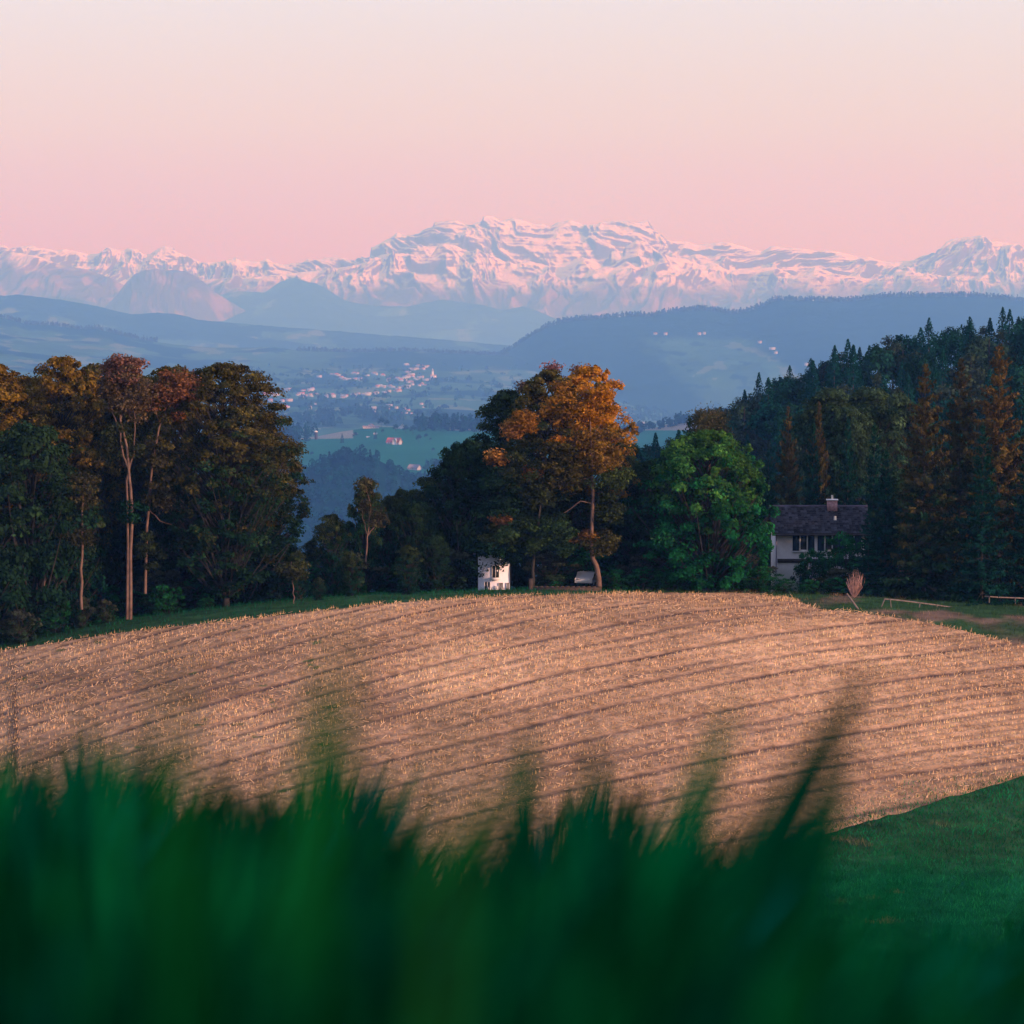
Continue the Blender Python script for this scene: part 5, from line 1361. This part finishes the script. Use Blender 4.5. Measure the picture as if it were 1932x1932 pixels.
# ------------------------------------------------------------------ tiled house among the trees at the right
Hd = 250.0
ppm = F / K / Hd                     # photo px per metre at the house
hx, _, hz = [float(a) for a in P(1543, 1000, Hd)]
hx0 = float(P(1466, 1000, Hd)[0])
house = empty('house', (hx0, Hd, 0), math.radians(-1.2)); tag(house, 'pale two storey house with a dark tiled roof and blue shutters', 'house')
def ZV(v, d=Hd): return float(P(1500, v, d)[2])
W_w = 7.7; Dp = 7.5
z_eave = ZV(1001); z_base = ground(hx0 + 3, Hd) - 1.0; z_ridge = ZV(962, Hd + Dp / 2)
z_ridge += 0.25
MB().box((W_w / 2, Dp / 2, (z_eave + z_base) / 2), (W_w, Dp, z_eave - z_base)).build('wall', M['plaster'], house)
MB().prism([(-W_w / 2 + 0.0, 0)] * 0 + [(0, z_eave + .01), (Dp, z_eave + .01), (Dp / 2, z_ridge - .25)], -W_w, 0).build('gable_wall', M['plaster'], house).rotation_euler = (0, 0, math.radians(90))
# ledge strip and base band
MB().box((W_w / 2 - .2, -.04, ZV(1058)), (W_w - .5, .12, .34)).build('ledge', M['dark_wood'], house)
def tiled(parent, name):
    """front slope made of real courses of curved tiles"""
    o_x, o_y = .45, .6
    L_ = W_w + 2 * o_x
    sl = math.hypot(Dp / 2 + o_y, z_ridge - z_eave + .25)
    ncr = 13; ntl = 32
    V, Fq = [], []
    slope = math.atan2(z_ridge - z_eave + .25, Dp / 2 + o_y)
    prof_t = [(-.5, .0), (-.3, .035), (0, .055), (.3, .035), (.5, .0)]
    for side in (0, 1):
        for c_ in range(ncr):
            s0 = sl * c_ / ncr; s1 = sl * (c_ + 1.12) / ncr
            for t_ in range(ntl):
                xc = -o_x + L_ * (t_ + .5) / ntl; w = L_ / ntl
                b = len(V)
                jit = random.uniform(-.012, .012)
                for (ss, lift) in ((s0, .075), (min(s1, sl), .015)):
                    for (px_, pz_) in prof_t:
                        yy = -o_y + ss * math.cos(slope); zz = z_eave - .25 + ss * math.sin(slope)
                        off_ = lift + pz_ + jit
                        yy2 = yy - off_ * math.sin(slope); zz2 = zz + off_ * math.cos(slope)
                        if side: yy2 = Dp - yy2
                        V.append((xc + px_ * w, yy2, zz2))
                for i in range(4):
                    Fq.append([b + i, b + i + 1, b + 6 + i, b + 5 + i])
    tcol = np.repeat(np.array([0.046, 0.047, 0.05]) * rng.uniform(.45, 1.7, (len(V) // 10, 1)), 10, 0)
    me_ = np_mesh(name, np.array(V), np.array(Fq), M['tile_tint'], tcol)
    return obj(name, me_, parent)
a = math.atan2(z_ridge - z_eave + .25, Dp / 2 + .6)
rf = MB()
for sg, yy in ((1, -.6), (-1, Dp + .6)):
    rf.prism([(yy, z_eave - .25), (Dp / 2, z_ridge), (Dp / 2, z_ridge - .16), (yy, z_eave - .41)][::sg], -W_w - .45, .45)
roof = rf.build('roof', M['dark_wood'], house); roof.rotation_euler = (0, 0, math.radians(90))
tl_ = tiled(roof, 'roof_tiles'); tl_.rotation_euler = (0, 0, -math.radians(90)); tl_['kind'] = 'stuff'
MB().tube([(-.45, Dp / 2, z_ridge + .06), (W_w + .45, Dp / 2, z_ridge + .06)], [.12, .12], 8).build('ridge_cap', M['tile'], house, True)
MB().tube([(-.45, -.72, z_eave - .33), (W_w + .45, -.72, z_eave - .33)], [.08, .08], 8).build('gutter', M['dark_wood'], house, True)
MB().tube([(-.06, -.12, z_eave - .3), (-.06, -.12, z_base + .5)], [.06, .06], 6).build('downpipe', M['grey_roof'], house, True)
def lx(u): return float(P(u, 1000, Hd)[0]) - hx0
ck = MB().box((lx(1576), Dp / 2 - .45, z_ridge + .12), (.85, .7, 1.0)).build('chimney', M['brick'], house)
MB().box((lx(1576), Dp / 2 - .45, z_ridge + .67), (1.0, .85, .1)).build('chimney_cap', M['trim'], ck)
MB().tube([(lx(1576), Dp / 2 - .45, z_ridge + .72), (lx(1576), Dp / 2 - .45, z_ridge + 1.08)], [.09, .09], 8).build('chimney_pipe', M['metal'], ck, True)
MB().tube([(lx(1577), .9, z_eave + .85), (lx(1577), .9, z_eave + 1.2)], [.13, .1], 8).build('roof_vent', M['metal'], house, True)
for (uc, lab) in ((1516, None), (1563, None), (1604, None)):
    wx = lx(uc); zt = ZV(1006); zb = ZV(1038); zc = (zt + zb) / 2; hh = zt - zb
    wn = MB().box((wx, -.02, zc), (.62, .1, hh)).build('window', M['glass'], house)
    fm = MB()
    for dx_ in (-.31, .31): fm.box((wx + dx_, -.05, zc), (.09, .12, hh + .004))
    for dz_ in (-hh / 2, hh / 2): fm.box((wx, -.053, zc + dz_), (.70, .12, .09))
    fm.build('frame', M['trim'], wn)
    MB().box((wx, -.1, zb - .1), (1.9, .24, .08)).build('sill', M['trim'], wn)
    for sgn in (-1, 1):
        sh = MB()
        sh.box((wx + sgn * .66, -.04, zc), (.56, .05, hh + .1))
        for q_ in range(11): sh.box((wx + sgn * .66, -.075, zc - hh / 2 + hh * (q_ + .5) / 11), (.46, .02, .05))
        sh.build('shutter', M['shutter'], house)
# bushes and small spruce in front of the house
loc, h = size_for(1530, 1038, 245); s = h / 4
plant('bush', S_['gbush'], loc, 1.0, (s * .62, s * .62, s), 'spiky dark bush before the pale house wall', 'bush')
loc, h = size_for(1590, 1008, 245); s = h / 4
plant('bush', S_['gbush'], loc, 2.0, (s * .75, s * .75, s), 'taller dark bush hiding the right windows of the tiled house', 'bush')

# ------------------------------------------------------------------ white house behind the low branches
wd = 236.9
wx0, _, wzt = [float(a) for a in P(902, 1046, wd)]
wx1 = float(P(962, 1062, wd)[0])
wzb = float(P(907, 1127, wd)[2])
ww_ = wx1 - wx0; hh_ = wzt - wzb
wh = empty('white_house', (wx0, wd, wzb)); tag(wh, 'bright white modern house glimpsed under low dark branches', 'house')
MB().box((ww_ / 2, 3, hh_ / 2 - 1), (ww_, 6, hh_ + 2)).build('wall', M['white_plaster'], wh)
MB().prism([(-.4, hh_ + .01), (ww_ + .4, hh_ + .01), (ww_ / 2, hh_ + .7)], -.5, 6.5).build('roof', M['grey_roof'], wh)
for (a, b2, z0_, z1_) in ((.36, .62, .03, .58), (1.35, 1.62, .03, .62)):
    pass
def whwin(x0_, x1_, z0_, z1_, cat_='window'):
    w_o = MB().box(((x0_ + x1_) / 2 * ww_, -.02, (z0_ + z1_) / 2 * hh_), ((x1_ - x0_) * ww_, .12, (z1_ - z0_) * hh_)).build(cat_, M['glass'], wh)
    m = MB()
    for xx in (x0_, (x0_ + x1_) / 2, x1_): m.box((xx * ww_, -.055, (z0_ + z1_) / 2 * hh_), (.04, .12, (z1_ - z0_) * hh_))
    m.build('frame', M['trim'], w_o)
whwin(.20, .38, .0, .36); whwin(.66, .78, .0, .34); whwin(.44, .66, .46, .74, 'window'); whwin(.90, .98, .1, .34)
MB().box((.55 * ww_, -.30, .44 * hh_), (.30 * ww_, .6, .05 * hh_)).build('balcony', M['trim'], wh)
MB().box((.57 * ww_, -.06, .14 * hh_), (.13 * ww_, .06, .26 * hh_)).build('door', M['car_paint'], wh)

# pale building glimpsed in the gap on the left
gx0, _, gz1 = [float(a) for a in P(512, 1076, 275)]
gz0 = float(P(512, 1165, 275)[2])
gb = empty('hidden_house', (gx0, 275, gz0)); tag(gb, 'grey building glimpsed through the gap right of the left trees', 'house')
MB().box((.9, 2, (gz1 - gz0) * .35), (1.8, 4, (gz1 - gz0) * .7)).build('wall', M['plaster'], gb)
MB().prism([(-.6, (gz1 - gz0) * .7 + .01), (2.4, (gz1 - gz0) * .7 + .01), (.4, gz1 - gz0)], -.3, 4.3).build('roof', M['grey_roof'], gb)
MB().box((1.1, -.05, (gz1 - gz0) * .3), (.35, .12, .8)).build('window', M['glass'], gb)

# ------------------------------------------------------------------ parked white car under the centre trees
cd_ = 239.0
cx0 = float(P(1075, 1090, cd_)[0]); cz0 = float(P(1075, 1108, cd_)[2])
carp = [(0, .35), (.1, .8), (.9, .98), (1.5, 1.38), (3.0, 1.42), (3.75, 1.0), (4.2, .95), (4.25, .35)]
car = empty('parked_car', (float(P(1117, 1090, cd_)[0]), cd_, cz0 + 0.05), math.radians(78), (0.8, 0.86, 0.8)); tag(car, 'small white car parked beside the thick bent tree base', 'car')
MB().prism([(a, b2) for a, b2 in carp][::-1], 0, 1.7).build('body', M['car_paint'], car)
MB().prism([(1.05, 1.0), (1.6, 1.33), (2.15, 1.34), (2.15, 1.0)][::-1], -.02, 1.72).build('window', M['glass'], car)
MB().prism([(2.25, 1.0), (2.25, 1.34), (2.95, 1.34), (3.5, 1.0)][::-1], -.02, 1.72).build('window', M['glass'], car)
for xx in (.85, 3.4):
    w_o = MB().tube([(xx, -.05, .32), (xx, .2, .32)], [.32, .32], 14).build('wheel', M['rubber'], car, True)
    MB().tube([(xx, -.07, .32), (xx, -.02, .32)], [.001, .19], 10).build('rim', M['car_paint'], w_o, True)
MB().box((.08, .35, .75), (.1, .3, .14)).build('headlight', M['trim'], car); MB().box((.08, 1.35, .75), (.1, .3, .14)).build('headlight', M['trim'], car)

# ------------------------------------------------------------------ low garden wall with posts at the field edge
gd = 234.0
for (ua, ub, va) in ((1006, 1135, 1108),):
    a = P(ua, va, gd); b2 = P(ub, va + 1, gd)
    ga = empty('garden_wall', (float(a[0]), gd, 0)); tag(ga, 'low brown garden wall below the centre trees', 'wall')
    L_ = float(b2[0] - a[0]); zt = float(a[2]); zb = zt - 0.9
    MB().box((L_ / 2, 0, (zt + zb) / 2), (L_, .25, zt - zb)).build('wall_panel', M['wall_stone'], ga)
    k_ = int(L_ / .4)
    cap0 = MB().box((0, 0, 0), (.37, .32, .07)).mesh('coping_stone', M['wall_stone'])
    for i in range(k_):
        obj('coping_stone', cap0, ga, ((i + .5) * L_ / k_, 0, zt + .037 + random.uniform(0, .01)))
    MB().box((-.2, 0, zb + .8), (.32, .34, 1.6)).build('post', M['wall_stone'], ga)

# ------------------------------------------------------------------ broken wooden rails, leaning board, dry bush
def onfield(u, v, y0=180.0):
    h_ = march(u, v, y0); return h_ if h_ else gp(u, 225)
def rail_fence(pts, label, posts):
    """pts: photo points of the rail's top from left to right"""
    base = onfield(pts[0][0], pts[0][1] + 16)
    d0 = base[1]
    root = empty('rail_fence', (base[0], d0, base[2])); tag(root, label, 'fence', None)
    W3 = [np.array([float(a) for a in P(u, v, d0 + i * .6)]) - np.array([base[0], d0, base[2]]) for i, (u, v) in enumerate(pts)]
    MB().tube(W3, [.06] * len(W3), 6).build('rail', M['wood'], root, True)
    for (t_, ln, sx_) in posts:
        i = min(int(t_), len(W3) - 2); p_ = W3[i] * (1 - (t_ - i)) + W3[i + 1] * (t_ - i)
        MB().tube([p_ + [0, -.08, .06], p_ + [sx_, -.08, -ln]], [.045, .05], 6).build('post', M['wood'], root, True)
rail_fence([(1668, 1130), (1700, 1133), (1740, 1138), (1770, 1142), (1802, 1147)], 'broken grey wooden rail with slanting posts at the field edge', [(0.05, .9, -.4), (.35, .8, .1), (1.9, .7, -.15), (2.9, .9, .15)])
rail_fence([(1858, 1125), (1885, 1127), (1915, 1128), (1960, 1130)], 'low brown rail at the right edge below the spruces', [(.3, .5, 0), (2.0, .5, 0)])
bp_ = onfield(1622, 1150)
bo = MB().tube([(0, 0, -.15), (float(P(1598, 1120, bp_[1])[0] - bp_[0]), .1, float(P(1598, 1120, bp_[1])[2]) - bp_[2])], [.09, .07], 5).build('fallen_board', M['wood'])
bo.location = bp_; tag(bo, 'leaning grey wooden board at the field corner below the dry bush', 'board')
r = np.random.default_rng(140)
db = onfield(1612, 1128); dd0 = empty('dry_bush', (db[0], db[1], db[2])); tag(dd0, 'pale dry twiggy bush shaped like an upright fan', 'bush')
m = MB()
hgt = float(P(1620, 1074, db[1])[2]) - db[2]
for i in range(150):
    a = r.normal(.06, .27); b_ = r.uniform(-.3, .3); L_ = hgt * r.uniform(.3, 1.12) * (1 - .35 * min(1, abs(a - .06) / .6))
    t = np.linspace(0, 1, 5)[:, None]; b_ *= 1.2
    curve = np.concatenate([a * L_ * t * (1.75 - .95 * t), b_ * L_ * t, L_ * t * (1 - .08 * t)], 1) + r.normal(0, .06, (5, 3)) * t
    m.tube(curve, np.linspace(.018, .006, 5), 3)
m.build('twigs', mat_plain('dry_twig', (0.42, 0.27, 0.22), .25, 4), dd0)

# ------------------------------------------------------------------ air between here and the mountains
m_, n_, l_ = new_mat('haze')
ov = n_.new('ShaderNodeOutputMaterial'); pv = n_.new('ShaderNodeVolumePrincipled')
pv.inputs['Color'].default_value = (0.16, 0.44, 1.0, 1)
pv.inputs['Absorption Color'].default_value = (1, 1, 1, 1)
pv.inputs['Density'].default_value = 0.95e-4
pv.inputs['Anisotropy'].default_value = 0.0
l_.new(pv.outputs[0], ov.inputs['Volume'])
bx = MB().box((0, 18500, 850), (17000, 38000, 2400)).mesh('haze', m_)
hz_o = obj('haze', bx); tag(hz_o, 'blue evening haze filling the air up to the mountains', 'haze', kind='stuff')
